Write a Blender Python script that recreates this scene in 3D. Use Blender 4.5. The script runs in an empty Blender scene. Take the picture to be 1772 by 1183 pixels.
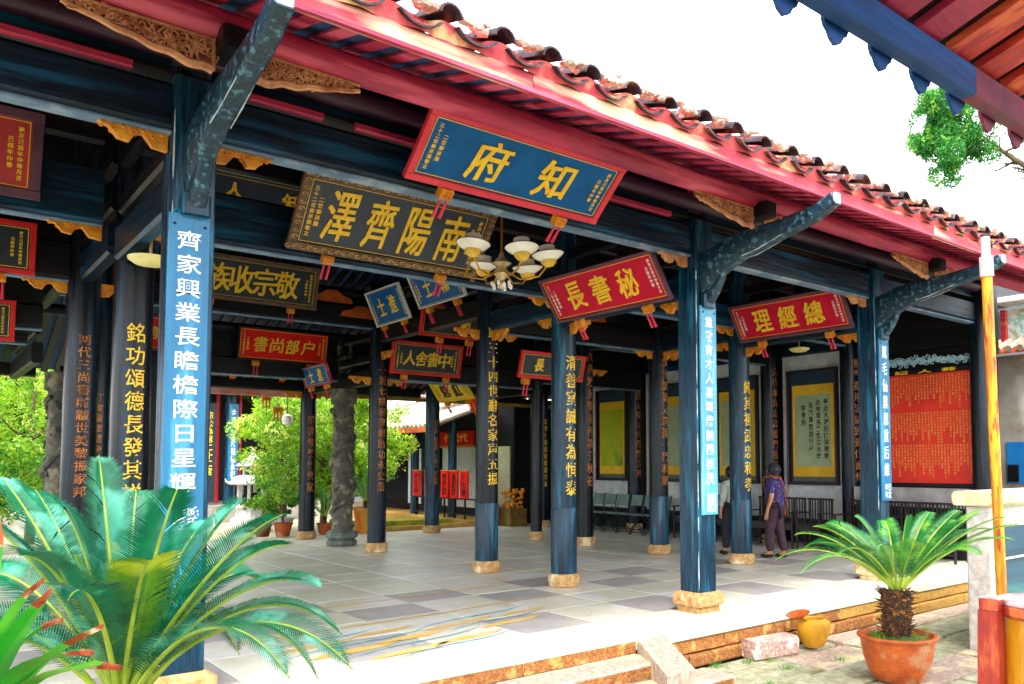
import bpy, bmesh, math, random
from mathutils import Vector, Matrix, noise
R = math.radians
S = bpy.context.scene
COL = S.collection
PI = math.pi
# ------------------------------------------------------------------ camera, world, sun
H = 1.6
cam_d = bpy.data.cameras.new('camera')
cam = bpy.data.objects.new('camera', cam_d); COL.objects.link(cam); S.camera = cam
yaw, pit, rol = R(50.0357), R(3.4045), R(-0.111)
fw = Vector((math.cos(yaw)*math.cos(pit), math.sin(yaw)*math.cos(pit), math.sin(pit)))
rt = Vector((math.sin(yaw), -math.cos(yaw), 0)); up = rt.cross(fw)
r2 = rt*math.cos(rol)+up*math.sin(rol); u2 = -rt*math.sin(rol)+up*math.cos(rol)
cam.matrix_world = Matrix(((r2.x, u2.x, -fw.x, 0), (r2.y, u2.y, -fw.y, 0), (r2.z, u2.z, -fw.z, H), (0, 0, 0, 1)))
cam_d.sensor_width = 36; cam_d.lens = 1413.2/1772*36
cam_d.shift_x = (886-1005.9)/1772; cam_d.shift_y = (716.3-591.5)/1772
cam_d.clip_start = .05; cam_d.clip_end = 500
SUN_EL, SUN_AZ = R(58), R(235)       # azimuth measured from +X towards +Y: where the sun stands
W = bpy.data.worlds.new('World'); S.world = W; W.use_nodes = True
nt = W.node_tree; bg = nt.nodes['Background']
sky = nt.nodes.new('ShaderNodeTexSky'); sky.sky_type = 'NISHITA'; sky.sun_disc = False
sky.sun_elevation = SUN_EL; sky.sun_rotation = PI/2-SUN_AZ; sky.dust_density = 4; sky.air_density = 1.2
mx = nt.nodes.new('ShaderNodeMix'); mx.data_type = 'RGBA'; mx.inputs[0].default_value = .8
mx.inputs[7].default_value = (10.5, 10.9, 11.3, 1)
nt.links.new(sky.outputs[0], mx.inputs[6]); nt.links.new(mx.outputs[2], bg.inputs[0])
bg.inputs[1].default_value = .13
sd = bpy.data.lights.new('sun', 'SUN'); sd.energy = 1.2; sd.angle = R(16); sd.color = (1, .95, .86)
so = bpy.data.objects.new('sun', sd); COL.objects.link(so)
sdir = Vector((math.cos(SUN_EL)*math.cos(SUN_AZ), math.cos(SUN_EL)*math.sin(SUN_AZ), math.sin(SUN_EL)))
so.rotation_euler = sdir.to_track_quat('Z', 'Y').to_euler(); so.location = (0, 0, 20)
S.view_settings.view_transform = 'Standard'; S.view_settings.look = 'None'
S.view_settings.gamma = 1; S.view_settings.exposure = 1.9
S.view_settings.use_curve_mapping = False
S.cycles.max_bounces = 7; S.cycles.diffuse_bounces = 5; S.cycles.glossy_bounces = 3
S.cycles.transparent_max_bounces = 4
S.cycles.use_denoising = True

# ------------------------------------------------------------------ materials
def lin(h):
    h = h.lstrip('#'); o = []
    for i in (0, 2, 4):
        c = int(h[i:i+2], 16)/255
        o.append(c/12.92 if c <= .04045 else ((c+.055)/1.055)**2.4)
    return tuple(o)
MATS = {}
def mat(name, col, rough=.6, col2=None, scale=6, bump=.15, bscale=None, metal=0, rnd=0, stretch=(1, 1, 1),
        lo=.35, hi=.7, trans=0, spec=.5, coat=0, third=None, tscale=1.5):
    if name in MATS: return MATS[name]
    c1 = lin(col); c2 = lin(col2) if col2 else tuple(x*.6 for x in c1)
    m = bpy.data.materials.new(name); m.use_nodes = True; t = m.node_tree; N = t.nodes; L = t.links
    b = N['Principled BSDF']; b.inputs['Roughness'].default_value = rough; b.inputs['Metallic'].default_value = metal
    b.inputs['Specular IOR Level'].default_value = spec
    if coat: b.inputs['Coat Weight'].default_value = coat; b.inputs['Coat Roughness'].default_value = .12
    tc = N.new('ShaderNodeTexCoord'); mp = N.new('ShaderNodeMapping'); mp.inputs['Scale'].default_value = stretch
    L.new(tc.outputs['Object'], mp.inputs[0])
    oi = N.new('ShaderNodeObjectInfo')
    av = N.new('ShaderNodeVectorMath'); av.operation = 'MULTIPLY_ADD'
    L.new(oi.outputs['Random'], av.inputs[0]); av.inputs[1].default_value = (7, 11, 13); L.new(mp.outputs[0], av.inputs[2])
    n1 = N.new('ShaderNodeTexNoise'); n1.inputs['Scale'].default_value = scale; n1.inputs['Detail'].default_value = 8
    n1.inputs['Roughness'].default_value = .65
    L.new(av.outputs[0], n1.inputs['Vector'])
    cr = N.new('ShaderNodeValToRGB'); cr.color_ramp.elements[0].position = lo; cr.color_ramp.elements[1].position = hi
    cr.color_ramp.elements[0].color = (*c2, 1); cr.color_ramp.elements[1].color = (*c1, 1)
    L.new(n1.outputs['Fac'], cr.inputs[0]); out = cr.outputs[0]
    if third:
        n3 = N.new('ShaderNodeTexNoise'); n3.inputs['Scale'].default_value = tscale; n3.inputs['Detail'].default_value = 5
        L.new(av.outputs[0], n3.inputs['Vector'])
        c3 = N.new('ShaderNodeValToRGB'); c3.color_ramp.elements[0].position = .54; c3.color_ramp.elements[1].position = .66
        L.new(n3.outputs['Fac'], c3.inputs[0])
        m3 = N.new('ShaderNodeMix'); m3.data_type = 'RGBA'; L.new(c3.outputs[0], m3.inputs[0]); L.new(out, m3.inputs[6])
        m3.inputs[7].default_value = (*lin(third), 1); out = m3.outputs[2]
    if rnd:
        hs = N.new('ShaderNodeHueSaturation'); ma = N.new('ShaderNodeMapRange')
        ma.inputs[3].default_value = 1-rnd; ma.inputs[4].default_value = 1+rnd
        L.new(oi.outputs['Random'], ma.inputs[0]); L.new(ma.outputs[0], hs.inputs['Value']); L.new(out, hs.inputs['Color']); out = hs.outputs[0]
    L.new(out, b.inputs['Base Color'])
    n2 = N.new('ShaderNodeTexNoise'); n2.inputs['Scale'].default_value = bscale or scale*4; n2.inputs['Detail'].default_value = 6
    L.new(mp.outputs[0], n2.inputs['Vector'])
    bp = N.new('ShaderNodeBump'); bp.inputs['Strength'].default_value = bump; bp.inputs['Distance'].default_value = .02
    L.new(n2.outputs['Fac'], bp.inputs['Height']); L.new(bp.outputs[0], b.inputs['Normal'])
    mr = N.new('ShaderNodeMapRange'); mr.inputs[3].default_value = max(.03, rough-.12); mr.inputs[4].default_value = min(1, rough+.15)
    L.new(n1.outputs['Fac'], mr.inputs[0]); L.new(mr.outputs[0], b.inputs['Roughness'])
    if trans:
        tr = N.new('ShaderNodeBsdfTranslucent'); L.new(out, tr.inputs[0]); ms = N.new('ShaderNodeMixShader'); ms.inputs[0].default_value = trans
        L.new(b.outputs[0], ms.inputs[1]); L.new(tr.outputs[0], ms.inputs[2]); L.new(ms.outputs[0], N['Material Output'].inputs[0])
    MATS[name] = m; return m
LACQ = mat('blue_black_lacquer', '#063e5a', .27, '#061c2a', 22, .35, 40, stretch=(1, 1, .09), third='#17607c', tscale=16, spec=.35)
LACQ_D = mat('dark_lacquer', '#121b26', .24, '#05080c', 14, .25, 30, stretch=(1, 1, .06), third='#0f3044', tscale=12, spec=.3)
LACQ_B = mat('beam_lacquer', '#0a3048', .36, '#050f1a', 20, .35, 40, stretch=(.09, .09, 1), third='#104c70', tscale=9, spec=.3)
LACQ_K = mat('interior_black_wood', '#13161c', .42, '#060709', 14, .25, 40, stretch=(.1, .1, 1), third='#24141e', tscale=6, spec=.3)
REDW = mat('red_painted_wood', '#cc3058', .5, '#8c1c40', 14, .35, 40, stretch=(.1, .25, 1), third='#dc5c78', tscale=7)
REDW2 = mat('bright_red_boards', '#e03c2c', .5, '#a01c26', 14, .3, 30, stretch=(1, .1, 1), third='#ec7040', tscale=7)
FASC = mat('sunlit_weathered_fascia', '#dc5460', .65, '#b02c40', 12, .5, 30, stretch=(.12, 1, 1), third='#f6c8a0', tscale=6)  # pale third tone paints the sunlit glow in among the weather stains
GOLD = mat('gilded_carving', '#f0a318', .4, '#c46a0c', 10, .35, 50)
GOLDT = mat('gold_lettering', '#ffe02a', .45, '#f8b810', 14, .2)
ORANGET = mat('faded_orange_lettering', '#e08a3c', .6, '#8a4a22', 9, .1, lo=.4, hi=.6)
WHITET = mat('white_lettering', '#f4f4ee', .5, '#d8dcd8', 10, .05)
BLACKT = mat('black_lettering', '#14120f', .5, '#050505', 10, .05)
CREAMW = mat('bleached_wood_carving', '#e2a878', .6, '#a8603c', 8, .3, 40)
BLUEB = mat('light_blue_board', '#1c7eac', .4, '#12628c', 12, .3, 30, stretch=(1, 1, .1), third='#4aa4c4', tscale=6)
BLUEP = mat('blue_plaque', '#0062a8', .45, '#00508e', 4, .1, 30, spec=.2)
REDP = mat('crimson_plaque', '#d80a3c', .5, '#c0062e', 4, .1, 30, spec=.2)
REDP2 = mat('scarlet_plaque', '#f41c10', .5, '#d6100c', 4, .1, 30, spec=.2)
PINKF = mat('rose_red_frame', '#ea3a4c', .45, '#cc2238', 4, .1, 30)
BLKP = mat('black_plaque', '#26303c', .45, '#181e28', 4, .15, 30)
CHARP = mat('slate_plaque', '#39465a', .5, '#28323f', 4, .15, 30)
PURF = mat('plum_frame', '#6b3b50', .5, '#4c2a3c', 4, .1, 30)
REDF = mat('red_frame', '#ea1a1a', .45, '#c40f14', 4, .1, 30)
YELP = mat('yellow_plaque', '#ffd918', .45, '#f0bc10', 4, .1, 30)
TASS = mat('pink_tassel', '#ef3f5c', .7, '#b8203c', 10, .1)
STONE = mat('white_granite', '#eceade', .32, '#d8d3b8', 2.4, .25, 60, rnd=.05, third='#eef0ec', tscale=1.2, lo=.3, hi=.7)
STONE_G = mat('grey_granite', '#c2bebc', .38, '#aaa4a4', 3, .25, 60, rnd=.05, third='#c0bca8', tscale=2)
YSTONE = mat('ochre_stone', '#d4ac54', .85, '#a07434', 30, 1.0, 70, rnd=.12, third='#c09040', tscale=9)
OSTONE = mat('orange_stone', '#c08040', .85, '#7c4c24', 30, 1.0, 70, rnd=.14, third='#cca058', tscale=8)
PLINTH = mat('tan_stone_plinth', '#dcb880', .8, '#a8743c', 18, .8, 60, rnd=.08, third='#f0dcb0', tscale=4)
PSTONE = mat('pinkish_step_stone', '#d6c2b0', .75, '#9c8474', 24, .9, 70, rnd=.07, third='#e6d8a8', tscale=2.5)
MOSSY = mat('mossy_paving', '#c4c2a8', .85, '#8c8c6c', 9, .9, 40, rnd=.12, third='#7c8048', tscale=3)
SOIL = mat('joint_soil', '#6e6a48', .95, '#454a28', 6, .6, 40)
DSTONE = mat('carved_dark_stone', '#6f6a5c', .7, '#3c3a34', 7, .6, 50, third='#948c6e', tscale=5)
PLASTER = mat('white_plaster', '#eef0f4', .8, '#bcc0c8', 3, .1, 40, third='#e8e6dc', tscale=1.5)
GPLAST = mat('stained_plaster', '#a9a49c', .9, '#7d7468', 1.2, .2, 30, third='#cfcac0', tscale=.8)
TILE = mat('dark_roof_tile', '#4c3c46', .8, '#241c24', 16, .4, 40, rnd=.25, third='#8a6a58', tscale=5)
TILEL = mat('pale_roof_tile', '#d8c8b0', .8, '#a08068', 8, .4, 40, rnd=.15)
MORT = mat('lime_mortar', '#f0d8c8', .9, '#d89888', 8, .7, 30, rnd=.1, third='#f4ead8', tscale=4)
MORTR = mat('reddened_mortar', '#ea6e68', .8, '#cc3c4c', 5, .4, 30, third='#f6cc90', tscale=3)  # pale third tone puts the eave's warm glow into the mortar colour
TERRA = mat('terracotta', '#d0641c', .6, '#9c4014', 7, .5, 40, rnd=.08, third='#b8835c', tscale=4)
TERRAY = mat('yellow_earthenware', '#dca41c', .6, '#b07814', 5, .4, 40, rnd=.05)
GLAZE = mat('yellow_glazed_drum', '#e0a812', .35, '#a85a10', 4, .3, 20, stretch=(1, 1, .3), third='#c84818', tscale=3)
RUSTY = mat('rust_streaked_yellow_paint', '#eeaa1c', .5, '#d0701a', 6, .4, 20, stretch=(2, 2, .3), third='#b02c18', tscale=14, lo=.42, hi=.55)
RUSTR = mat('rusty_red_iron', '#c8442a', .6, '#8f2418', 5, .4, 20, stretch=(2, 2, .5), third='#d8703c', tscale=5)
LIDM = mat('pale_enamel_lid', '#dad6dc', .5, '#b8a8a8', 5, .2, 20, third='#a8705c', tscale=5)
TEAL = mat('teal_tank_panel', '#075a78', .3, '#043c54', 2, .05, 20, stretch=(.3, .3, 3), third='#1c7c74', tscale=1.5)
LEAFM = mat('young_leaves', '#c4dc2c', .5, '#7fb01c', 1.5, .1, 20, trans=.45, third='#f2f08a', tscale=2.5)
LEAFG = mat('green_leaves', '#5fae2a', .5, '#2c7a1e', 1.5, .1, 20, trans=.35, third='#a6d040', tscale=3)
CYC = mat('cycad_leaflets', '#0c8a58', .28, '#06503c', 5, .1, 20, trans=.2, third='#5cc0a4', tscale=6)  # third tone puts the leaflets' pale highlights into the colour
CYCY = mat('cycad_yellow_green', '#7ba81c', .4, '#3c7418', 3, .1, 20, trans=.25, third='#b8c42c', tscale=4)
CYCR = mat('cycad_leaflets_right', '#2f8f34', .38, '#14622c', 3, .1, 20, trans=.2, third='#78b83c', tscale=3)
RACH = mat('cycad_rachis', '#b4c84a', .45, '#84a028', 8, .1)
BARK = mat('cycad_trunk', '#5a3c24', .9, '#2c1c12', 14, .8, 40, third='#a86a28', tscale=18)
BARK2 = mat('tree_bark', '#7c6a4c', .9, '#4c4030', 8, .7, 30)
STRAP = mat('strap_leaf', '#3fae2a', .35, '#1f8424', 3, .1, 20, trans=.3, stretch=(1, 1, 1), third='#74c83a', tscale=3)
DRYT = mat('dry_leaf_tip', '#c8642c', .8, '#8c3418', 22, .5, 40, third='#e8c498', tscale=20)
SKIN = mat('skin', '#d69a74', .5, '#b87a58', 6, .05)
HAIR = mat('dark_hair', '#2c2630', .5, '#100d12', 30, .6, 60, third='#4a4450', tscale=20)
BLOUSE = mat('speckled_navy_purple_blouse', '#3a2f78', .7, '#2a1640', 22, .2, 40, third='#7a70b8', tscale=30)
TROUS = mat('plum_trousers', '#4c2c40', .7, '#2c1828', 8, .3, 20)
TROUD = mat('dark_trousers', '#1c2434', .7, '#10141c', 8, .3, 20)
SHIRT = mat('pale_grey_shirt', '#c4ccc0', .7, '#9ca89c', 8, .2, 20)
SHOE = mat('dark_shoe', '#241a1c', .5, '#100c0c', 8, .1)
LEATH = mat('orange_leather', '#d8662c', .5, '#a8461c', 8, .1)
CHAIRM = mat('dark_chair_wood', '#2c1c1e', .35, '#1a1012', 6, .15, 30)
CHAIRG = mat('grey_green_chair', '#6f8884', .4, '#4c6460', 6, .1, 30)
CHAIRF = mat('dark_chair_frame', '#2a3436', .4, '#1a2224', 6, .1, 30)
PAPER = mat('green_grey_paper', '#b4c298', .6, '#9cac82', 3, .05, 20)
PAPERY = mat('yellow_green_paper', '#c8cc1e', .35, '#a8b414', 2, .05, 20, third='#7c9424', tscale=1.5)
SILK = mat('gold_silk_mount', '#fccc28', .5, '#e8b01c', 3, .05, 20)
SCROLLR = mat('red_genealogy_board', '#f0381c', .5, '#d02414', 2, .05, 20)
GLASSW = mat('lamp_glass', '#fffdf6', .2, '#f4f0e8', 5, .03, coat=.6)
LAMPY = mat('amber_lamp_bowl', '#f0d23c', .25, '#e0a818', 6, .1, coat=.5)
BRASS = mat('brass', '#d8a83c', .3, '#a87a20', 8, .05, metal=.7)
PALEY = mat('pale_yellow_lamp', '#f4eca0', .4, '#e0d480', 5, .03)
PIPE = mat('pale_conduit', '#d8c878', .4, '#b0a060', 5, .03)
WBURN = mat('white_grey_stone', '#e4e0e4', .7, '#b0a8a8', 8, .3, 40)
REDPOST = mat('red_post', '#d01c2c', .4, '#a01020', 5, .05)
CREAMD = mat('cream_door', '#cfcfae', .5, '#b4b088', 3, .05, 20)
WHITED = mat('white_door', '#d8dedc', .5, '#b8c0c0', 3, .05, 20)
BLUEEV = mat('blue_cast_eave', '#0c4c90', .5, '#083468', 12, .25, 30, stretch=(.12, 1, 1), third='#2c4c90', tscale=5, spec=.3)  # blue end of one eave; the light's colour cast is put into the tone
PLUMEV = mat('plum_cast_eave', '#8c2c4c', .5, '#5c2440', 4, .15, 30, third='#b03c4c', tscale=2)  # plum end of the same eave, its colour cast painted in
MOTY = mat('ochre_streaks', '#eebc50', .5, '#dccba0', 5, .05, 30, lo=.38, hi=.55)
MOTB = mat('blue_streaks', '#3fa8c4', .5, '#a8c8cc', 5, .05, 30, lo=.38, hi=.55)
BLUEPL = mat('bright_blue_sheet', '#1c7cc0', .4, '#1464a8', 3, .05)
WSTONE = mat('pale_speckled_stone', '#e6e2dc', .7, '#bcb4b0', 14, .5, 60, third='#f0e8c0', tscale=3)

# ------------------------------------------------------------------ mesh helpers
class MB:
    def __init__(s): s.v = []; s.f = []; s.mi = []; s.m = 0
    def add(s, vs, fs):
        o = len(s.v); s.v += [tuple(v) for v in vs]; s.f += [tuple(i+o for i in f) for f in fs]; s.mi += [s.m]*len(fs); return s
    def box(s, x0, x1, y0, y1, z0, z1):
        return s.add([(x0,y0,z0),(x1,y0,z0),(x1,y1,z0),(x0,y1,z0),(x0,y0,z1),(x1,y0,z1),(x1,y1,z1),(x0,y1,z1)],
                     [(0,3,2,1),(4,5,6,7),(0,1,5,4),(1,2,6,5),(2,3,7,6),(3,0,4,7)])
    def hexa(s, b, t):      # bottom and top quads (counter-clockwise from above)
        return s.add(list(b)+list(t), [(0,3,2,1),(4,5,6,7),(0,1,5,4),(1,2,6,5),(2,3,7,6),(3,0,4,7)])
    def prism(s, pts, axis, a, b):      # polygon in the plane normal to axis, extruded from a to b
        n = len(pts)
        def P(p, t):
            return (t, p[0], p[1]) if axis == 'x' else ((p[0], t, p[1]) if axis == 'y' else (p[0], p[1], t))
        vs = [P(p, a) for p in pts]+[P(p, b) for p in pts]
        fs = [tuple(range(n)), tuple(range(2*n-1, n-1, -1))]+[(i, n+i, n+(i+1) % n, (i+1) % n) for i in range(n)]
        return s.add(vs, fs)
    def bar(s, axis, a, b, c0, c1, d0, d1, ch=.02):  # chamfered box, long along axis; c,d the other two coordinates in xyz order
        p = [(c0+ch,d0),(c1-ch,d0),(c1,d0+ch),(c1,d1-ch),(c1-ch,d1),(c0+ch,d1),(c0,d1-ch),(c0,d0+ch)]
        return s.prism(p, axis, a, b)
    def tube(s, pts, r, n=8, cap=True):
        pts = [Vector(p) for p in pts]; rs = r if isinstance(r, (list, tuple)) else [r]*len(pts)
        o = len(s.v); prev = None
        for i, p in enumerate(pts):
            t = (pts[min(i+1, len(pts)-1)]-pts[max(i-1, 0)])
            t = t.normalized() if t.length > 1e-9 else Vector((0, 0, 1))
            if prev is None: u = t.orthogonal().normalized()
            else:
                u = prev-t*prev.dot(t); u = u.normalized() if u.length > 1e-6 else t.orthogonal().normalized()
            prev = u; w = t.cross(u)
            for k in range(n):
                a = 2*PI*k/n; s.v.append(tuple(p+(u*math.cos(a)+w*math.sin(a))*rs[i]))
        for i in range(len(pts)-1):
            for k in range(n):
                s.f.append((o+i*n+k, o+i*n+(k+1) % n, o+(i+1)*n+(k+1) % n, o+(i+1)*n+k)); s.mi.append(s.m)
        if cap:
            s.f.append(tuple(o+k for k in range(n-1, -1, -1))); s.f.append(tuple(o+(len(pts)-1)*n+k for k in range(n))); s.mi += [s.m]*2
        return s
    def lathe(s, prof, n=24, c=(0, 0), ph=0, rx=1, ry=1):
        o = len(s.v)
        for r, z in prof:
            for k in range(n):
                a = 2*PI*k/n+ph; s.v.append((c[0]+r*rx*math.cos(a), c[1]+r*ry*math.sin(a), z))
        for i in range(len(prof)-1):
            for k in range(n):
                s.f.append((o+i*n+k, o+i*n+(k+1) % n, o+(i+1)*n+(k+1) % n, o+(i+1)*n+k)); s.mi.append(s.m)
        s.f.append(tuple(o+k for k in range(n-1, -1, -1))); s.f.append(tuple(o+(len(prof)-1)*n+k for k in range(n))); s.mi += [s.m]*2
        return s
    def ball(s, c, r, n=8, sc=(1, 1, 1)):
        o = len(s.v); m = n//2+1
        for i in range(m):
            a = PI*i/(m-1)
            for k in range(n):
                b = 2*PI*k/n; s.v.append((c[0]+sc[0]*r*math.sin(a)*math.cos(b), c[1]+sc[1]*r*math.sin(a)*math.sin(b), c[2]+sc[2]*r*math.cos(a)))
        for i in range(m-1):
            for k in range(n):
                s.f.append((o+i*n+k, o+(i+1)*n+k, o+(i+1)*n+(k+1) % n, o+i*n+(k+1) % n)); s.mi.append(s.m)
        return s
    def mesh(s, name, mats, smooth=False):
        me = bpy.data.meshes.new(name); me.from_pydata(s.v, [], s.f)
        for m in (mats if isinstance(mats, (list, tuple)) else [mats]): me.materials.append(m)
        if isinstance(mats, (list, tuple)) and len(mats) > 1: me.polygons.foreach_set('material_index', s.mi)
        me.update()
        if smooth:
            me.polygons.foreach_set('use_smooth', [True]*len(me.polygons))
            try: me.set_sharp_from_angle(angle=R(40))
            except Exception: pass
        return me
    def build(s, name, mats, parent=None, smooth=False, loc=None, rot=None, jit=0, seed=0):
        if jit:
            rn = random.Random(seed)
            s.v = [(x+rn.uniform(-jit, jit), y+rn.uniform(-jit, jit), z+rn.uniform(-jit, jit)) for x, y, z in s.v]
        return link(name, s.mesh(name, mats, smooth), parent, loc, rot)
def link(name, me, parent=None, loc=None, rot=None):
    o = bpy.data.objects.new(name, me); COL.objects.link(o)
    if parent: o.parent = parent
    if loc: o.location = loc
    if rot: o.rotation_euler = rot
    return o
def tag(o, label, cat, group=None):
    o['label'] = label; o['category'] = cat
    if group: o['group'] = group
    return o
def thing(name, label, cat, loc=(0, 0, 0), rot=(0, 0, 0), group=None):
    o = bpy.data.objects.new(name, None); COL.objects.link(o); o.location = loc; o.rotation_euler = rot
    o.empty_display_size = .1
    return tag(o, label, cat, group)
def kids(o): return [c for c in list(bpy.data.objects) if c.parent == o]
def dup(root, loc, rotz=None, label=None, group=None, scale=None):
    def cp(o, par):
        c = o.copy(); COL.objects.link(c)
        if par: c.parent = par
        for ch in CH.get(o.name) or CH.setdefault(o.name, kids(o)): cp(ch, c)
        return c
    CH = {}
    r = cp(root, None); r.location = loc
    if rotz is not None: r.rotation_euler = (root.rotation_euler[0], root.rotation_euler[1], rotz)
    if label: r['label'] = label
    if group: r['group'] = group
    if scale: r.scale = scale
    return r
DG = None
_tc = {}
def glyphs(text, bold=.012, shear=0.0, spacing=1.0, cspace=1.0):
    """text turned into flat triangles: verts (x, y) normalised around 0 with its size"""
    k = (text, bold, shear, spacing, cspace)
    if k in _tc: return _tc[k]
    cu = bpy.data.curves.new('lettering', 'FONT'); cu.body = text; cu.align_x = 'CENTER'; cu.size = 1
    cu.offset = bold; cu.shear = shear; cu.space_line = spacing; cu.space_character = cspace; cu.resolution_u = 2
    o = bpy.data.objects.new('lettering', cu); COL.objects.link(o)
    dg = bpy.context.evaluated_depsgraph_get(); me = bpy.data.meshes.new_from_object(o.evaluated_get(dg))
    vs = [(v.co.x, v.co.y) for v in me.vertices]; fs = [tuple(p.vertices) for p in me.polygons]
    bpy.data.objects.remove(o); bpy.data.curves.remove(cu); bpy.data.meshes.remove(me)
    if not vs: vs = [(0, 0)]
    x0 = min(v[0] for v in vs); x1 = max(v[0] for v in vs); y0 = min(v[1] for v in vs); y1 = max(v[1] for v in vs)
    vs = [(x-(x0+x1)/2, y-(y0+y1)/2) for x, y in vs]
    _tc[k] = (vs, fs, x1-x0, y1-y0); return _tc[k]
def text_into(mb, text, w, h, f, bold=.012, shear=0.0, spacing=1.0, cspace=1.0, th=.004, brush=0.0):
    """lettering scaled to w x h; f maps (u, v, out) to xyz"""
    vs, fs, W0, H0 = glyphs(text, bold, shear, spacing, cspace)
    sx = w/W0 if w else h/H0; sy = h/H0 if h else sx
    if not w: sx = sy
    def bw(x, y):
        if not brush: return x, y
        q = noise.noise_vector(Vector((x*9/h if h else x*30, y*9/h if h else y*30, 3.3)))
        return x+q.x*brush, y+q.y*brush
    pts = [bw(x*sx, y*sy) for x, y in vs]
    mb.add([f(x, y, th) for x, y in pts], fs)
    # a rim so that the letters stand proud
    from collections import Counter
    ec = Counter()
    for fc in fs:
        for i in range(len(fc)):
            a, b = fc[i], fc[(i+1) % len(fc)]; ec[(min(a, b), max(a, b))] += 1
    rim = []
    for fc in fs:
        for i in range(len(fc)):
            a, b = fc[i], fc[(i+1) % len(fc)]
            if ec[(min(a, b), max(a, b))] == 1: rim.append((a, b))
    if len(rim) < 4000:
        n = len(pts)
        vv = [f(x, y, th) for x, y in pts]+[f(x, y, 0) for x, y in pts]
        mb.add(vv, [(b, a, a+n, b+n) for a, b in rim])
    return mb
def vert(t): return '\n'.join(t)

# ------------------------------------------------------------------ plan of the place (metres; X along the front, Y into the hall)
XA, XB, XC, XW = 1.5, 6.72, 10.33, 13.7
YB, YD, YE, YI, YF, YR, YJ = 6.05, 8.38, 10.2, 12.22, 13.8, 15.3, 17.1
GZ = -.4
def roof_z(y):
    if y < 6.05: return 4.25+.28*(y-4.45)
    if y < 9.8: return 4.70+.46*(y-6.05)
    if y < 17.9: return max(3.3, 6.42-.385*(y-9.8))
    return 3.3

# ------------------------------------------------------------------ grounds
hf = thing('hall_floor', 'pale stone slab floor of the open hall', 'floor'); del hf['category']; hf['kind'] = 'structure'
rn = random.Random(4)
MB().box(-3, 14, 5.52, 17.6, -.39, -.03).build('floor_bed', STONE_G, hf)
slabs = []
xs = [-2.3+.86*i for i in range(20)]; ys = [5.95, 6.27, 7.12] + [7.12+.7*i for i in range(1, 16)]
m_cache = {}
def slab_mesh(w, d, key, m):
    k = (round(w, 3), round(d, 3), key)
    if k not in m_cache:
        b = MB(); g = .004
        b.add([(g,g,-.03),(w-g,g,-.03),(w-g,d-g,-.03),(g,d-g,-.03),(g,g,-.005),(w-g,g,-.005),(w-g,d-g,-.005),(g,d-g,-.005),
               (g+.006,g+.006,0),(w-g-.006,g+.006,0),(w-g-.006,d-g-.006,0),(g+.006,d-g-.006,0)],
              [(0,1,5,4),(1,2,6,5),(2,3,7,6),(3,0,4,7),(4,5,9,8),(5,6,10,9),(6,7,11,10),(7,4,8,11),(8,9,10,11)])
        m_cache[k] = b.mesh('paving_slab', m)
    return m_cache[k]
for j in range(len(ys)-1):
    for i in range(len(xs)-1):
        if xs[i] > 13.6: continue
        w = min(xs[i+1], 13.95)-xs[i]; d = ys[j+1]-ys[j]
        dark = (j == 1 and i % 2 == 0) or (j in (3, 4) and (i+j) % 2 == 0)
        link('paving_slab', slab_mesh(w, d, dark, STONE_G if dark else STONE), hf, (xs[i], ys[j], rn.uniform(-.0015, .0015)))
x = -3.0
while x < 12.4:                                    # long kerb slabs along the front edge
    w = rn.uniform(1.5, 2.3)
    b = MB().bar('x', x+.004, min(x+w, 12.5)-.004, 5.49, 5.945, -.12, 0, .012)
    b.build('kerb_slab', STONE, hf); x += w
x = 5.35
while x < 12.4:                                    # dressed courses under the kerb, right of the steps
    w = rn.uniform(.7, 1.15); w = min(w, 12.5-x)
    MB().bar('x', x+.005, x+w-.005, 5.505, 5.75, -.255, -.124, .012).build('course_stone', YSTONE if x > 8.2 else OSTONE, hf, jit=.004, seed=int(x*99)); x += w
x = 5.2
while x < 12.4:
    w = rn.uniform(.25, .8); w = min(w, 12.5-x)
    MB().bar('x', x+.008, x+w-.008, 5.47+rn.uniform(-.006, .006), 5.75, -.395, -.265, .015).build('course_stone', YSTONE if x > 9.2 else OSTONE, hf, jit=.005, seed=int(x*77)); x += w
MB().box(5.2, 12.5, 5.52, 5.74, -.4, -.13).build('mortar_bed', MORT, hf)

cy = thing('courtyard_paving', 'mossy stone paving in front of the hall', 'ground'); del cy['category']; cy['kind'] = 'structure'
MB().add([(-150,-150,GZ-.035),(150,-150,GZ-.035),(150,150,GZ-.035),(-150,150,GZ-.035)], [(0,1,2,3)]).build('ground', SOIL)
bpy.data.objects['ground']['kind'] = 'structure'
y = -1.0; row = 0
while y < 5.3:
    d = rn.uniform(.42, .6); d = min(d, 5.46-y)
    x = -2.5+rn.uniform(0, .5)
    while x < 15:
        w = rn.uniform(.7, 1.5)
        m = MOSSY if rn.random() < .75 else PSTONE
        z = rn.uniform(-.008, .008)
        if y+d > .5 or True:
            MB().bar('x', x+.012, x+w-.012, y+.012, y+d-.012, GZ-.06, GZ+z, .014).build('paving_stone', m, cy, jit=.007, seed=row*50+int(x*10))
        x += w
    y += d; row += 1
    if d < .2: break
# drain lip running along the platform foot
x = 8.0
while x < 12.4:
    w = min(rn.uniform(.9, 1.4), 12.5-x)
    MB().bar('x', x+.006, x+w-.006, 5.1, 5.42, GZ-.02, GZ+.03, .012).build('drain_slab', PSTONE, cy, jit=.004, seed=int(x*31)); x += w
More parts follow.
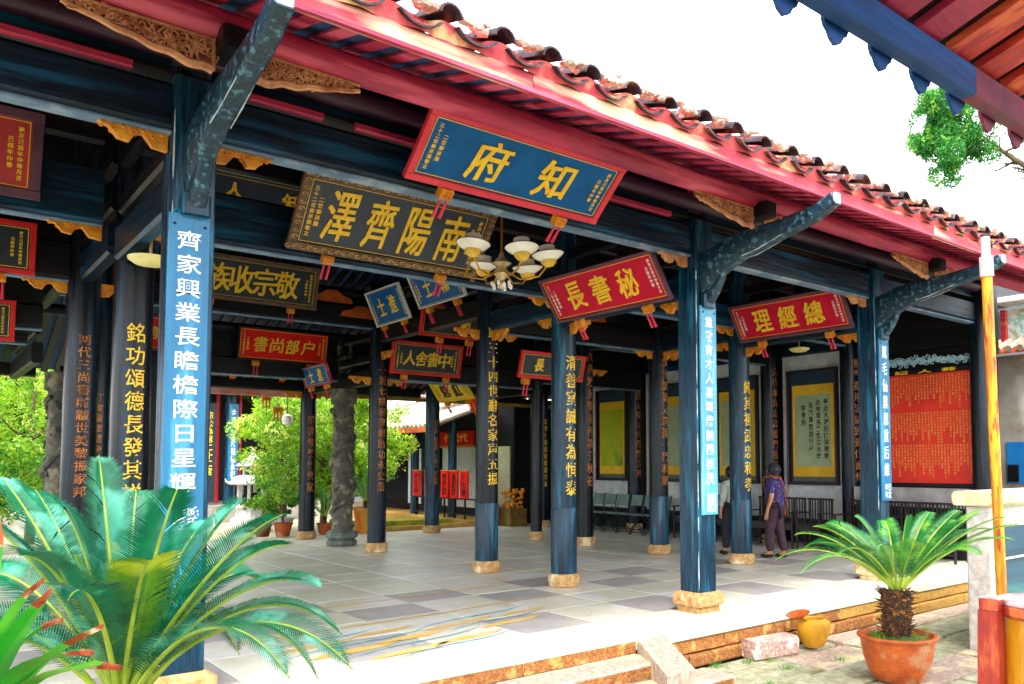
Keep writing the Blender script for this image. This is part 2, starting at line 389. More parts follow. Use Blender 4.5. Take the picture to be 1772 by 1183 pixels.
# steps
st = thing('stone_steps', 'worn stone steps up to the hall', 'steps'); del st['category']; st['kind'] = 'structure'
for k, (y0, y1, z1) in enumerate([(5.14, 5.487, -.14), (4.74, 5.13, -.27)]):
    x = -3.0
    while x < (5.22 if k == 0 else 5.75)-.1:
        w = rn.uniform(1.1, 1.9); xe = min(x+w, 5.22 if k == 0 else 5.75)
        if (5.22 if k == 0 else 5.75)-xe < .3: xe = 5.22 if k == 0 else 5.75
        MB().bar('x', x+.006, xe-.006, y0, y1, GZ-.05, z1, .018).build('step_stone', PSTONE, st, jit=.006, seed=int(x*13+k*5)); x = xe
    MB().box(-3, (5.2 if k == 0 else 5.7), y0-.004+.02, y0+.03, GZ, z1-.03)
MB().hexa([(5.25,5.48,-.4),(4.93,4.78,-.4),(5.27,4.78,-.4),(5.62,5.48,-.4)], [(5.25,5.48,.0-.02),(4.93,4.78,-.16),(5.27,4.78,-.16),(5.62,5.48,-.02)]).build('cheek_stone', PSTONE, st, jit=.012, seed=3)
for k, (yf, z0_, z1_, xe) in enumerate([(5.128, -.262, -.165, 5.2), (4.728, -.395, -.295, 5.72), (5.484, -.132, -.03, 5.24)]):  # orange facings put the shade on step and kerb fronts into colour
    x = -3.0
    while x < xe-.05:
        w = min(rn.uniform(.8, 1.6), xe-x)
        MB().box(x+.004, x+w-.004, yf+(.006 if k < 2 else -.004), yf+.03, z0_, z1_).build('shaded_riser', OSTONE, st, jit=.003, seed=int(x*7+k)); x += w
# yellow and blue streaks laid on the floor inside the front columns
mo = MB()
def rib(mb, x0, y0, L, wd, ang, bow, z):
    n = 14; ca, sa = math.cos(ang), math.sin(ang); top = []; bot = []
    for i in range(n+1):
        t = i/n; hw = wd*math.sin(PI*t)**.8*.5+.002; cx = L*t; cyy = bow*math.sin(PI*t*2)
        top.append((x0+cx*ca-(cyy+hw)*sa, y0+cx*sa+(cyy+hw)*ca, z)); bot.append((x0+cx*ca-(cyy-hw)*sa, y0+cx*sa+(cyy-hw)*ca, z))
    mb.add(top+bot, [(i, i+n+1, i+n+2, i+1) for i in range(n)])
mo.m = 0
for (x0, y0, L, w) in [(2.6,6.55,1.0,.13),(3.3,6.75,.9,.14),(3.9,7.0,1.0,.13),(4.4,6.75,.9,.12),(3.0,6.25,.9,.12),(3.7,6.4,.9,.12),(4.9,7.15,.7,.1),(2.5,6.95,.8,.11),(3.2,7.15,.8,.1)]:
    rib(mo, x0, y0, L, w, .25, .02, .0045)
mo.m = 1
for (x0, y0, L, w) in [(2.5,6.72,1.6,.03),(3.9,7.12,1.7,.03),(2.9,6.42,1.6,.025),(4.1,6.85,1.5,.03),(2.4,7.1,1.3,.025),(3.2,6.15,1.5,.02)]:
    rib(mo, x0, y0, L, w, .27, .05, .0065)
mo.m = 0
mo.build('floor_streaks', [MOTY, MOTB], hf)
for (xa, ya, xb2, yb2) in [(2.4, 7.55, 6.2, 7.9), (2.4, 8.75, 6.6, 9.0)]:
    b = MB(); n = 24
    for i in range(n):
        t = i/n; t2 = (i+.9)/n; w = .05
        p = (xa+(xb2-xa)*t, ya+(yb2-ya)*t); q = (xa+(xb2-xa)*t2, ya+(yb2-ya)*t2)
        b.add([(p[0],p[1]-w/2,.0045),(q[0],q[1]-w/2,.0045),(q[0],q[1]+w/2,.0045),(p[0],p[1]+w/2,.0045)], [(0,1,2,3)])
    b.build('ochre_band', MOTY, hf)

# ------------------------------------------------------------------ the hall
HALL = thing('ancestral_hall', 'open timber hall with blue-black columns, red eaves and a tiled roof', 'hall')
def wrapf(cx, cy, r, zc, face=-PI/2):
    def f(u, v, o):
        a = face+u/r
        return (cx+(r+o)*math.cos(a), cy+(r+o)*math.sin(a), zc+v)
    return f
EDGEW = mat('bare_worn_wood', '#cfd8dc', .6, '#8fb0bc', 20, .4, 50)
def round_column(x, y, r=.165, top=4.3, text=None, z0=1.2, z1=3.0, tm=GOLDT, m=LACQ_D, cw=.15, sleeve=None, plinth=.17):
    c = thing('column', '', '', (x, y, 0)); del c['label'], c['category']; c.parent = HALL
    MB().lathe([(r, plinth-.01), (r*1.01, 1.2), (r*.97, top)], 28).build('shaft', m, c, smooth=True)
    MB().lathe([(r*1.02, 0), (r*1.18, .012), (r*1.28, plinth*.45), (r*1.26, plinth*.8), (r*1.12, plinth)], 28).build('plinth', PLINTH, c, smooth=True)
    if sleeve: MB().lathe([(r+.006, plinth+.002), (r+.008, 1.0), (r+.004, 1.012)], 28).build('sleeve', sleeve, c, smooth=True)
    if text:
        b = MB(); text_into(b, vert(text), cw, z1-z0, wrapf(0, 0, r*1.0+.002, (z0+z1)/2), bold=.006, spacing=1.12, th=.004, brush=.004)
        b.build('inscription', tm, c)
    return c
def sq_column(x, y, s=.28, top=4.25, m=LACQ):
    c = thing('column', '', '', (x, y, 0)); del c['label'], c['category']; c.parent = HALL
    h = s/2; b = MB(); b.bar('z', .2, top, -h, h, -h, h, .012); b.build('shaft', m, c)
    def oct(hw, z, ch): return [(hw-ch,-hw,z),(hw,-hw+ch,z),(hw,hw-ch,z),(hw-ch,hw,z),(-hw+ch,hw,z),(-hw,hw-ch,z),(-hw,-hw+ch,z),(-hw+ch,-hw,z)]
    lv = [oct(h+.035,0,.03), oct(h+.035,.05,.03), oct(h+.02,.06,.03), oct(h+.07,.085,.03), oct(h+.075,.17,.035), oct(h+.02,.215,.02)]
    vs = [p for l in lv for p in l]; fs = [(i*8+k, i*8+(k+1) % 8, i*8+8+(k+1) % 8, i*8+8+k) for i in range(5) for k in range(8)]+[tuple(range(7,-1,-1)), tuple(range(40,48))]
    MB().add(vs, fs).build('plinth', PLINTH, c, jit=.003, seed=int(x))
    w_ = MB(); qq = random.Random(int(x)); z = .25
    while z < 3.6:
        l = qq.uniform(.05, .5); w_.tube([(-h+.006+qq.uniform(-.002, .002), -h+.006, z+l*k/4) for k in range(5)], [.0015]+[qq.uniform(.004, .009) for _ in range(3)]+[.0015], 5); z += l+qq.uniform(.02, .25)
    w_.build('worn_edge', EDGEW, c)
    return c
colA = sq_column(XA, YB); colB = sq_column(XB, YB); colC = sq_column(XC, YB)
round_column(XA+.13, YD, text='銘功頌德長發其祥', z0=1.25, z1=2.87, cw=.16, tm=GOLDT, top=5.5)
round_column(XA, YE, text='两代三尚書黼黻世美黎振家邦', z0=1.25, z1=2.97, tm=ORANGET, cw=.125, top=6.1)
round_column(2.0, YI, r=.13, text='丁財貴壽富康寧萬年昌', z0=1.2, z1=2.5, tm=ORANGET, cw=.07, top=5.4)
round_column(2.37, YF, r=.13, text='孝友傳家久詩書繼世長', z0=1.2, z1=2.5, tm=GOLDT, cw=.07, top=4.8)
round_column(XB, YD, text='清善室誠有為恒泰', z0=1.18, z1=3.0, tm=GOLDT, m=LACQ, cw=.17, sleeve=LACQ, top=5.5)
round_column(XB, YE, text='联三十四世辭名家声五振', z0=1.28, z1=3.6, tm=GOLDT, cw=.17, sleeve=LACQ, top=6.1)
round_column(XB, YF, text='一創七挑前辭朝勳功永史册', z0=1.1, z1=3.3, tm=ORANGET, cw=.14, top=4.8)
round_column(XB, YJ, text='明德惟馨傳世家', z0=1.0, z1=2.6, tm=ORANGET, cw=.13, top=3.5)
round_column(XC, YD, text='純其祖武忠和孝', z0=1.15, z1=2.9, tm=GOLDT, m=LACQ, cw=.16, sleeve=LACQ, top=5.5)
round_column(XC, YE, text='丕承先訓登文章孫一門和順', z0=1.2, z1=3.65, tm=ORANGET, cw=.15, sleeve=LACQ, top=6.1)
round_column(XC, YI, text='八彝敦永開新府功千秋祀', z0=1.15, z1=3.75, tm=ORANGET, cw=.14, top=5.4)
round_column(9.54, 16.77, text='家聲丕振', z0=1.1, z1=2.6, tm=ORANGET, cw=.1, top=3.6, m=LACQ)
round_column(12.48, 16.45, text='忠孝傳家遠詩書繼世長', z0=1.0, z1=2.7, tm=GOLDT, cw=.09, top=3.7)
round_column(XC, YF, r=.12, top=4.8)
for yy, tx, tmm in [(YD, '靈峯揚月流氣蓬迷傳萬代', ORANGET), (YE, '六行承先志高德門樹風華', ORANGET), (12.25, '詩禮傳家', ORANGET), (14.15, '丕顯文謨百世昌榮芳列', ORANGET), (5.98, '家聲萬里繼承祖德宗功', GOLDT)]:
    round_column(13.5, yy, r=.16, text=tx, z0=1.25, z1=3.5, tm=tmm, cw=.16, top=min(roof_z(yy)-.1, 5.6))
# dragon columns
def dragon_column(x, y, r=.215, top=3.05, seed=1):
    q = random.Random(seed)
    c = thing('dragon_column', '', '', (x, y, 0)); del c['label'], c['category']; c.parent = HALL
    MB().lathe([(r*.92, .2), (r*.92, top-.3), (r*1.15, top-.28), (r*1.15, top)], 24).build('shaft', DSTONE, c, smooth=True)
    MB().lathe([(r*1.1,0),(r*1.35,.03),(r*1.3,.1),(r*1.1,.12),(r*1.4,.17),(r*1.4,.26),(r*1.1,.3)], 8, ph=PI/8).build('plinth', mat('grey_plinth', '#7d857c', .7, '#555c54', 6, .5, 40), c)
    b = MB(); pts = []; rs = []
    for i in range(90):
        t = i/89; a = t*PI*4.6+seed; rr = r*(1.0+.08*math.sin(t*40)); pts.append((rr*math.cos(a), rr*math.sin(a), .35+t*(top-.75)+.05*math.sin(t*22))); rs.append(.05*(1-.4*abs(t-.5)*2)*(1+.18*(i % 2)))
    b.tube(pts, rs, 8); b.build('dragon_body', DSTONE, c, smooth=True)
    b = MB()
    for i in range(70):
        a = q.uniform(0, 2*PI); z = q.uniform(.35, top-.4); rr = r*.95
        b.ball((rr*math.cos(a), rr*math.sin(a), z), q.uniform(.02, .045), 6)
    for i in range(26):
        a = q.uniform(0, 2*PI); z = q.uniform(.35, top-.5); p = []
        for k in range(12):
            t = k/11; aa = a+.35*math.sin(t*5)*(1-t*.5)+t*.3; p.append((r*math.cos(aa)*1.0, r*math.sin(aa), z+.12*math.cos(t*6)*(1-t)+t*.12))
        b.tube(p, .013, 5)
    b.build('cloud_relief', DSTONE, c, smooth=True)
dragon_column(XB, YR, seed=1); dragon_column(2.0, YR, seed=2)

# beams along X
EDGEM = mat('worn_grey_blue_edge', '#6f8fae', .4, '#4c6a88', 5, .2, 30, third='#8fa4b8', tscale=4)
def beam(axis, a, b_, c0, c1, d0, d1, m=LACQ_B, ch=.025, name='beam'):
    return MB().bar(axis, a, b_, c0, c1, d0, d1, ch).build(name, m, HALL)
def seg(xs, gap=.14): return [(xs[i]+gap, xs[i+1]-gap) for i in range(len(xs)-1)]
for a, b_ in seg([-3.2, XA, XB, XC, 13.5]): beam('x', a, b_, YB-.09, YB+.09, 3.88, 4.2)
beam('x', -3.2, 13.6, YB-.075, YB+.075, 4.262, 4.3, name='lintel_cap', ch=.008, m=LACQ_K)
MB().tube([(-3.2, YB-.1, 4.44), (13.8, YB-.1, 4.44)],   .08, 16).build('purlin', mat('dark_plum_wood', '#4c1c40', .5, '#2c1428', 10, .3, 30, stretch=(.1, 1, 1)), HALL, smooth=True)
for a, b_ in [(1.85, 2.4), (2.66, 3.4), (5.2, 6.2), (-.2, 1.1)]: MB().bar('x', a, b_, YB-.15, YB-.092, 4.205, 4.262, .01).build('red_strip', REDW, HALL)
for yy, spans in [(YD, ((-3.2, XA, 3.76, .5), (XA, XB, 3.76, .5), (XB, XC, 3.76, .34), (XC, 13.5, 3.76, .34))),
                  (YE, ((-3.2, XA, 3.57, .4), (XA, XB, 4.25, .4), (XB, XC, 3.57, .34), (XC, 13.5, 3.57, .34))),
                  (YI, ((-3.2, XA, 3.3, .3), (XB, XC, 3.98, .3), (XC, 13.5, 3.9, .3))),
                  (YF, ((-3.2, XA, 3.3, .4), (XA, XB, 4.06, .36), (XB, XC, 3.16, .36), (XC, 13.5, 3.3, .36))),
                  (YR, ((2.0, XB, 3.22, .3), (XB, XC, 3.3, .24)))]:
    for a, b_, zl, hh in spans:
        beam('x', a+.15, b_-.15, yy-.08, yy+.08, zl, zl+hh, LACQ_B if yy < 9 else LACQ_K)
        MB().bar('x', a+.15, b_-.15, yy-.06, yy+.06, zl-.028, zl-.002, .008).build('beam_edging', EDGEM, HALL)
        rz = roof_z(yy)-.2
        if zl+hh+.02 < rz and yy != YD: MB().box(a+.16, b_-.16, yy-.02, yy+.02, zl+hh+.01, rz).build('board_infill', LACQ_K, HALL)
        if yy == YD:
            beam('x', a+.15, b_-.15, yy-.05, yy+.05, 4.5, 4.7, LACQ_K, name='tie_beam')
for a, b_ in seg([-3.2, XA, XB, XC, 13.5]):
    MB().bar('x', a, b_, YB-.07, YB+.07, 3.85, 3.878, .008).build('beam_edging', EDGEM, HALL)
    MB().box(a, b_, YB-.03, YB+.03, 4.302, 4.62).build('board_infill', LACQ_B, HALL)
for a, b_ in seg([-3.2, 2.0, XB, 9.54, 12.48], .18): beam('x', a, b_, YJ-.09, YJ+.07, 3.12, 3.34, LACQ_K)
MB().bar('x', 3.8, 6.5, 17.24, 17.32, 3.0, 3.16, .01).build('eave_trim', mat('pale_pink_trim', '#f0b8a0', .6, '#d86a5c', 3, .1, 20), HALL)
MB().bar('x', 6.9, 13.4, 17.24, 17.32, 3.05, 3.14, .01).build('eave_trim', mat('ochre_trim', '#c8a830', .6, '#8f6a20', 3, .1, 20), HALL)
# beams along Y
for X in (XA, XB, XC):
    for a, b_, zl in [(YB+.15, YD-.17, 3.42), (YD+.17, YE-.17, 3.55), (YE+.17, YF-.17, 3.78), (YF+.17, YJ-.17, 3.05)]:
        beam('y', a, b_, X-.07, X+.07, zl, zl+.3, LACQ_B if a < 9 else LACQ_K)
        beam('y', a, b_, X-.05, X+.05, zl+.42, zl+.58, LACQ_K, name='tie_beam')
        zt = zl+.85
        if zt < roof_z(a)-.2: beam('y', a, b_, X-.05, X+.05, zt, zt+.15, LACQ_K, name='tie_beam')
# round purlins under the roof, with moon-shaped struts
for yy in (7.2, 8.38, 9.3, 10.2, 11.3, 12.4, 13.8, 15.3):
    zt = roof_z(yy)-.24
    MB().tube([(-3.2, yy, zt), (13.8, yy, zt)], .09, 12).build('purlin', REDW if yy == 9.3 else LACQ_K, HALL, smooth=True)
    for X in (XA, XB, XC): 
        if yy not in (8.38, 10.2, 13.8): MB().bar('z', 4.1 if yy < 13 else 3.7, zt-.09, X-.07, X+.07, yy-.07, yy+.07, .02).build('strut', LACQ_K, HALL)
# eave purlin, rafters, boards
MB().tube([(-3.2+i*.5, 5.18, 4.30+.006*math.sin(i)) for i in range(35)], .098, 20).build('eave_purlin', REDW, HALL, smooth=True)
raf = {}
def rafter_mesh(y0, y1, m):
    k = (y0, y1)
    if k not in raf:
        b = MB(); z0, z1 = roof_z(y0), roof_z(y1); w = .056
        b.hexa([(-w,y0,z0-.022),(w,y0,z0-.022),(w,y1,z1-.022),(-w,y1,z1-.022)], [(-w,y0,z0),(w,y0,z0),(w,y1,z1),(-w,y1,z1)])
        raf[k] = b.mesh('rafter', m)
    return raf[k]
for i in range(72):
    X = -3.1+i*.236
    if X > 13.8: break
    link('rafter', rafter_mesh(4.52, 6.05, REDW), HALL, (X, 0, 0))
    link('rafter', rafter_mesh(6.05, 9.8, REDW), HALL, (X, 0, 0))
b = MB()
for i in range(82):
    X = -3.1+i*.205
    if X > 13.7: break
    z0, z1 = roof_z(9.8), roof_z(17.8); w = .055
    b.hexa([(X-w,9.8,z0-.05),(X+w,9.8,z0-.05),(X+w,17.8,z1-.05),(X-w,17.8,z1-.05)], [(X-w,9.8,z0),(X+w,9.8,z0),(X+w,17.8,z1),(X-w,17.8,z1)])
o = b.build('rear_rafters', LACQ_K, HALL); o['kind'] = 'stuff'
b = MB(); prof = [4.5, 6.05, 9.8, 17.8]
for y0, y1 in zip(prof, prof[1:]):
    z0, z1 = roof_z(y0)+.003, roof_z(y1)+.003
    b.hexa([(-3.2,y0,z0),(13.95,y0,z0),(13.95,y1,z1),(-3.2,y1,z1)], [(-3.2,y0,z0+.06),(13.95,y0,z0+.06),(13.95,y1,z1+.06),(-3.2,y1,z1+.06)])
b.build('roof_boarding', mat('dark_boarding', '#1f4c80', .7, '#142c50', 4, .2, 30), HALL)
# fascia
x = -3.2
while x < 13.9:
    w = min(rn.uniform(2.4, 3.4), 14-x)
    MB().bar('x', x+.003, x+w-.003, 4.45, 4.5, 4.165, 4.31, .01).build('fascia_board', FASC, HALL); x += w
MB().bar('x', -3.2, 14, 4.425, 4.448, 4.15, 4.185, .006).build('fascia_lip', REDW, HALL)
# mortar band and tiles over the fascia
def arc_tile(r, y0, y1, z0, z1, up=1, th=.014, n=8, span=PI*.95):
    b = MB(); vs = []
    for (yy, zz) in ((y0, z0), (y1, z1)):
        for rr in (r, r-th):
            for k in range(n+1):
                a = PI/2-span/2+span*k/n; vs.append((rr*math.cos(a), yy, zz+up*(rr*math.sin(a)-r*.2)))
    m = n+1
    fs = [(k, k+1, 2*m+k+1, 2*m+k) for k in range(n)]+[(m+k+1, m+k, 3*m+k, 3*m+k+1) for k in range(n)]+[(k+1, k, m+k, m+k+1) for k in range(n)]+[(2*m+k, 2*m+k+1, 3*m+k+1, 3*m+k) for k in range(n)]
    fs += [(0, 2*m, 3*m, m), (n, m+n, 3*m+n, 2*m+n)]
    b.add(vs, fs); return b
sl = .28
cover = arc_tile(.088, 0, .3, 0, .3*sl).mesh('roof_tile', TILE, True)
pan = arc_tile(.2, 0, .34, .02, .34*sl+.02, up=-1, span=PI*.55).mesh('roof_tile', TILE, True)
q = random.Random(8)
i = 0; X = -3.0
while X < 13.9:
    for k in range(4):
        yy = 4.36+.24*k+q.uniform(-.015, .015); zz = 4.43+.24*k*sl+k*.004
        o = link('roof_tile', cover, HALL, (X+q.uniform(-.012, .012), yy, zz+q.uniform(-.008, .008)), (q.uniform(-.04, .04), q.uniform(-.06, .06), q.uniform(-.05, .05)))
        if k < 2: link('roof_tile', pan, HALL, (X+.2, yy+.02, zz+.01), (q.uniform(-.03, .03), q.uniform(-.05, .05), 0))
    X += .4
b = MB()
X = -3.0
while X < 13.9:
    for (dx, up_, r) in ((0, 1, .1), (.2, -1, .17)):
        for k in range(30):
            yy = 5.3+k*.42
            if yy > 17.6: break
            y1 = yy+.46
            t = arc_tile(r, yy, y1, roof_z(yy)+.16+(.04 if up_ > 0 else .06), roof_z(y1)+.15+(.04 if up_ > 0 else .06), up=up_, n=4)
            o = len(b.v); b.v += [(v[0]+X+dx, v[1], v[2]) for v in t.v]; b.f += [tuple(a+o for a in f) for f in t.f]; b.mi += [0]*len(t.f)
    X += .4
o = b.build('roof_tiles', TILE, HALL); o['kind'] = 'stuff'
# mortar: scalloped red band below, pale lumps between tile mouths
b = MB(); n = 680
for i in range(n):
    xa = -3.1+i*.025; xb_ = xa+.025
    def top(x): return 4.385+.035*math.cos((x+3.0)*2*PI/.4)+.01*noise.noise(Vector((x*7, 0, 0)))
    def bul(x): return 4.43+.018*math.cos((x+3.0)*2*PI/.4)+.008*noise.noise(Vector((x*11, 4, 0)))
    b.add([(xa,bul(xa)+.012,4.295),(xb_,bul(xb_)+.012,4.295),(xb_,bul(xb_),4.35),(xa,bul(xa),4.35),(xb_,bul(xb_)-.015,top(xb_)),(xa,bul(xa)-.015,top(xa)),(xb_,4.62,top(xb_)+.06),(xa,4.62,top(xa)+.06)],
          [(0,1,2,3),(3,2,4,5),(5,4,6,7)])
b.build('mortar_band', MORTR, HALL, smooth=True)
lump = None
X = -3.0
while X < 13.9:
    b = MB()
    for k in range(9):
        b.ball((q.uniform(-.09, .09), q.uniform(-.04, .06), q.uniform(-.02, .035)), q.uniform(.02, .042), 8, (1.4, 1, .75))
    b.build('mortar_lump', MORT, HALL, smooth=True, loc=(X+.2, 4.4, 4.455), jit=.006, seed=int(X*10)); X += .4
# moss and debris on the tile edge
b = MB()
for i in range(1500):
    X = q.uniform(-3, 13.9); yy = q.uniform(4.33, 4.8); s = q.uniform(.004, .016); z = 4.5+(yy-4.35)*.28+q.uniform(0, .05)+.03*abs(math.cos((X+3)*PI/.4))
    d = [(X+q.uniform(-s, s), yy+q.uniform(-s, s), z+q.uniform(-s, s)) for _ in range(3)]; b.add(d, [(0, 1, 2)])
o = b.build('moss_tufts', mat('dark_moss', '#6c6a4c', .9, '#2c2c24', 20, .1), HALL); o['kind'] = 'stuff'

# curved bracket arms
ARMM = mat('weathered_arm_wood', '#184258', .36, '#0a1e2c', 22, .4, 50, third='#4c7c90', tscale=18)
def ribbon_arm(X, mid, name, w=.075, m=ARMM):
    """mid: list of (y, z, halfheight)"""
    P = []
    n = 40; pts = mid
    def cr(t):
        s_ = t*(len(pts)-1); i = min(int(s_), len(pts)-2); f = s_-i
        p0 = pts[max(i-1, 0)]; p1 = pts[i]; p2 = pts[i+1]; p3 = pts[min(i+2, len(pts)-1)]
        return [.5*((2*b)+(-a+c)*f+(2*a-5*b+4*c-d)*f*f+(-a+3*b-3*c+d)*f**3) for a, b, c, d in zip(p0, p1, p2, p3)]
    c = [cr(i/n) for i in range(n+1)]
    b = MB(); vs = []
    for i, (y, z, h) in enumerate(c):
        a = c[max(i-1, 0)]; e = c[min(i+1, n)]; ty, tz = e[0]-a[0], e[1]-a[1]; l = math.hypot(ty, tz) or 1; ny, nz = -tz/l, ty/l
        ww = w*(1-.25*i/n)
        for (sx, sn) in ((-1, -.75), (-.7, -1), (.7, -1), (1, -.75), (1, .75), (.7, 1), (-.7, 1), (-1, .75)):
            vs.append((sx*ww, y+ny*h*sn, z+nz*h*sn))
    fs = [(i*8+k, i*8+(k+1) % 8, i*8+8+(k+1) % 8, i*8+8+k) for i in range(n) for k in range(8)]+[tuple(range(7, -1, -1)), tuple(range(n*8, n*8+8))]
    b.add(vs, fs); return b.build(name, m, HALL, smooth=True, loc=(X, 0, 0))
for X in (XA, XB, XC):
    ribbon_arm(X, [(6.0, 3.62, .2), (5.72, 3.76, .17), (5.35, 3.87, .13), (4.9, 3.93, .095), (4.5, 4.0, .075), (4.27, 4.09, .065)], 'bracket_arm')
    e_ = MB(); rr_ = random.Random(int(X))
    for sx in (-1, 1):
        e_.tube([(sx*.062*(1-.25*k/20), 5.35-1.05*k/20, (3.74+.31*(k/20)**1.3)+.006*rr_.random()) for k in range(21)], [.002+.006*rr_.random() for k in range(21)], 5)
    e_.build('worn_edge', EDGEW, HALL, loc=(X, 0, 0))
    MB().bar('y', 4.245, 4.262, -.05, .05, 4.04, 4.14, .01).build('arm_tip', EDGEW, HALL, loc=(X, 0, 0))
    ribbon_arm(X, [(5.95, 3.3, .06), (5.82, 3.42, .07), (5.72, 3.55, .06), (5.66, 3.66, .05)], 'bracket_corbel', .06)
    b = MB()
    for k in range(5):
        a = k*1.25; b.tube([(math.sin(a)*.02, 5.84-.02*k+.03*math.cos(t), 3.38+.06*k+.03*math.sin(t)) for t in [j*.7 for j in range(9)]], .012, 6)
    b.build('bracket_carving', LACQ, HALL, smooth=True, loc=(X, 0, 0))
    MB().bar('z', 3.28, 3.42, -.09, .09, 5.82, 5.91, .02).build('bracket_block', LACQ, HALL, loc=(X, 0, 0))
    MB().bar('z', 4.1, 4.24, -.09, .09, 5.0, 5.3, .02).build('bracket_block', LACQ_K, HALL, loc=(X, 0, 0))
# openwork carvings under the eave purlin and queti under beams
def openwork(name, p0, dx, h0, m, seed, parent=HALL, flip=1, scale=1.0, n=40, axis='x'):
    """a triangular fretwork bracket, tall at p0, tapering along +dx"""
    q = random.Random(seed); b = MB(); L = abs(dx); sg = 1 if dx > 0 else -1
    def H_(t): return h0*(1-.75*t**1.3)
    plate = [(0, 0), (sg*L, 0)]+[(sg*L*t_, -H_(t_)+.01) for t_ in [1-k/14 for k in range(15)]]
    if sg > 0: plate = plate[::-1]
    MB().prism(plate, 'y', .012, .03).build(name, mat('carving_ground', '#a8543c', .7, '#3c2830', 45, .8, 60, lo=.42, hi=.55), parent, loc=p0)
    low = []
    for i in range(33):
        t = i/32; low.append((sg*L*t, 0, -H_(t)+.012*math.sin(t*26)*(1-t)))
    b.tube(low, [.03*(1-.5*i/32) for i in range(33)], 6)
    b.tube([(0, 0, -h0), (0, 0, 0)], .014, 6); b.tube([(0, 0, -.008), (sg*L, 0, -.008)], .012, 6)
    for k in range(n):
        t = (k+.5)/n*.93; z = -H_(t)*q.uniform(.25, .8); r0 = q.uniform(.018, .034)*scale; a0 = q.uniform(0, 6.28); d = q.choice((-1, 1)); p = []
        for j in range(16):
            s_ = j/15; rr = r0*(1-s_*.8)*1.5; a = a0+d*s_*8; p.append((sg*L*t+rr*math.cos(a), .012*math.sin(j), z+rr*math.sin(a)))
        b.tube(p, [.0085*scale*(1-.3*j/15) for j in range(16)], 5)
        b.tube([p[0], (sg*L*(t+q.uniform(-.06, .06)), 0, -.01 if q.random() < .5 else -H_(t))], .007*scale, 4)
    if axis == 'y': b.v = [(v[1], v[0], v[2]) for v in b.v]
    o = b.build(name, m, parent, smooth=True, loc=p0); return o
for X, L1, L2 in ((XA, -.8, .75), (XB, -.85, .5), (XC, -.85, .6)):
    openwork('carved_bracket', (X-.1, 5.17, 4.2), L1, .2, CREAMW, int(X*7)+1)
    openwork('carved_bracket', (X+.1, 5.17, 4.2), L2, .19, CREAMW, int(X*7)+2)
def queti(p, dx, m=GOLD, s=1.0, axis='x', parent=HALL):
    b = MB(); sg = 1 if dx > 0 else -1; L = abs(dx)
    pr = [(0, 0), (L, 0), (L*1.0, -.03*s), (L*.85, -.05*s), (L*.72, -.115*s), (L*.55, -.125*s), (L*.46, -.06*s), (L*.36, -.055*s), (L*.22, -.13*s), (0, -.14*s)]
    pts = [(sg*a, c) for a, c in pr]
    if sg < 0: pts = pts[::-1]
    b.prism(pts, 'y', -.028, .028)
    for k in range(7):
        t = (k+.5)/7; c = (sg*L*t, 0, -.035*s-.03*s*(k % 2)); pp = [(c[0]+.024*s*(1-j/12)*math.cos(j*.65), -.031, c[2]+.024*s*(1-j/12)*math.sin(j*.65)) for j in range(12)]; b.tube(pp, .008*s, 5)
        b.tube([(x_, -y_, z_) for x_, y_, z_ in pp], .008*s, 5)
    if axis == 'y': b.v = [(v[1], v[0], v[2]) for v in b.v]; b.f = [tuple(reversed(f)) for f in b.f]
    b.build('gilded_bracket', m, parent, loc=p)
for X, y, z in ((XA, YB, 3.88), (XB, YB, 3.88), (XC, YB, 3.88), (XB, YD, 3.76), (XB, YE, 3.57), (XC, YD, 3.76), (XC, YE, 3.57), (XB, YF, 3.16), (XC, YI, 3.45), (XA, YD, 3.76), (XA, YE, 3.57), (XB, YJ, 3.12)):
    queti((X-.15, y, z-.002), -.42, GOLD if X < 5 or y > 7 else CREAMW); queti((X+.15, y, z-.002), .42)
for X in (XB, XC):
    for y, z in ((YD, 3.42), (YE, 3.55), (YF, 3.62)):
        queti((X, y-.16, z-.002), -.36, axis='y'); 
    queti((X, YB+.15, 3.42-.002), .36, axis='y')
    queti((X, YD+.17, 3.55-.002), .36, axis='y')
# carved wooden camel humps above inner beams
for X, y, z in ((5.75, YF-.12, 4.43), (6.3, YF-.12, 4.2), (7.6, YE-.1, 3.93), (8.6, YE-.1, 3.93), (7.4, YE-.12, 4.2), (8.1, YE-.12, 4.15)):
    b = MB(); pr = [(-.38, 0), (.38, 0), (.34, .09), (.2, .12), (.08, .2), (-.08, .2), (-.2, .12), (-.34, .09)]; b.prism(pr, 'y', -.04, .04)
    b.build('hump_block', mat('orange_wood', '#d8641c', .5, '#8f3a10', 6, .2, 30), HALL, loc=(X, y, z+.003))
# conduit and struts near column A
b = MB(); b.tube([(1.70, 7.5, 4.2), (1.62, 7.5, 3.95), (1.575, 7.5, 3.6), (1.575, 7.5, 3.36)], .012, 8); b.build('conduit', PIPE, HALL, smooth=True)
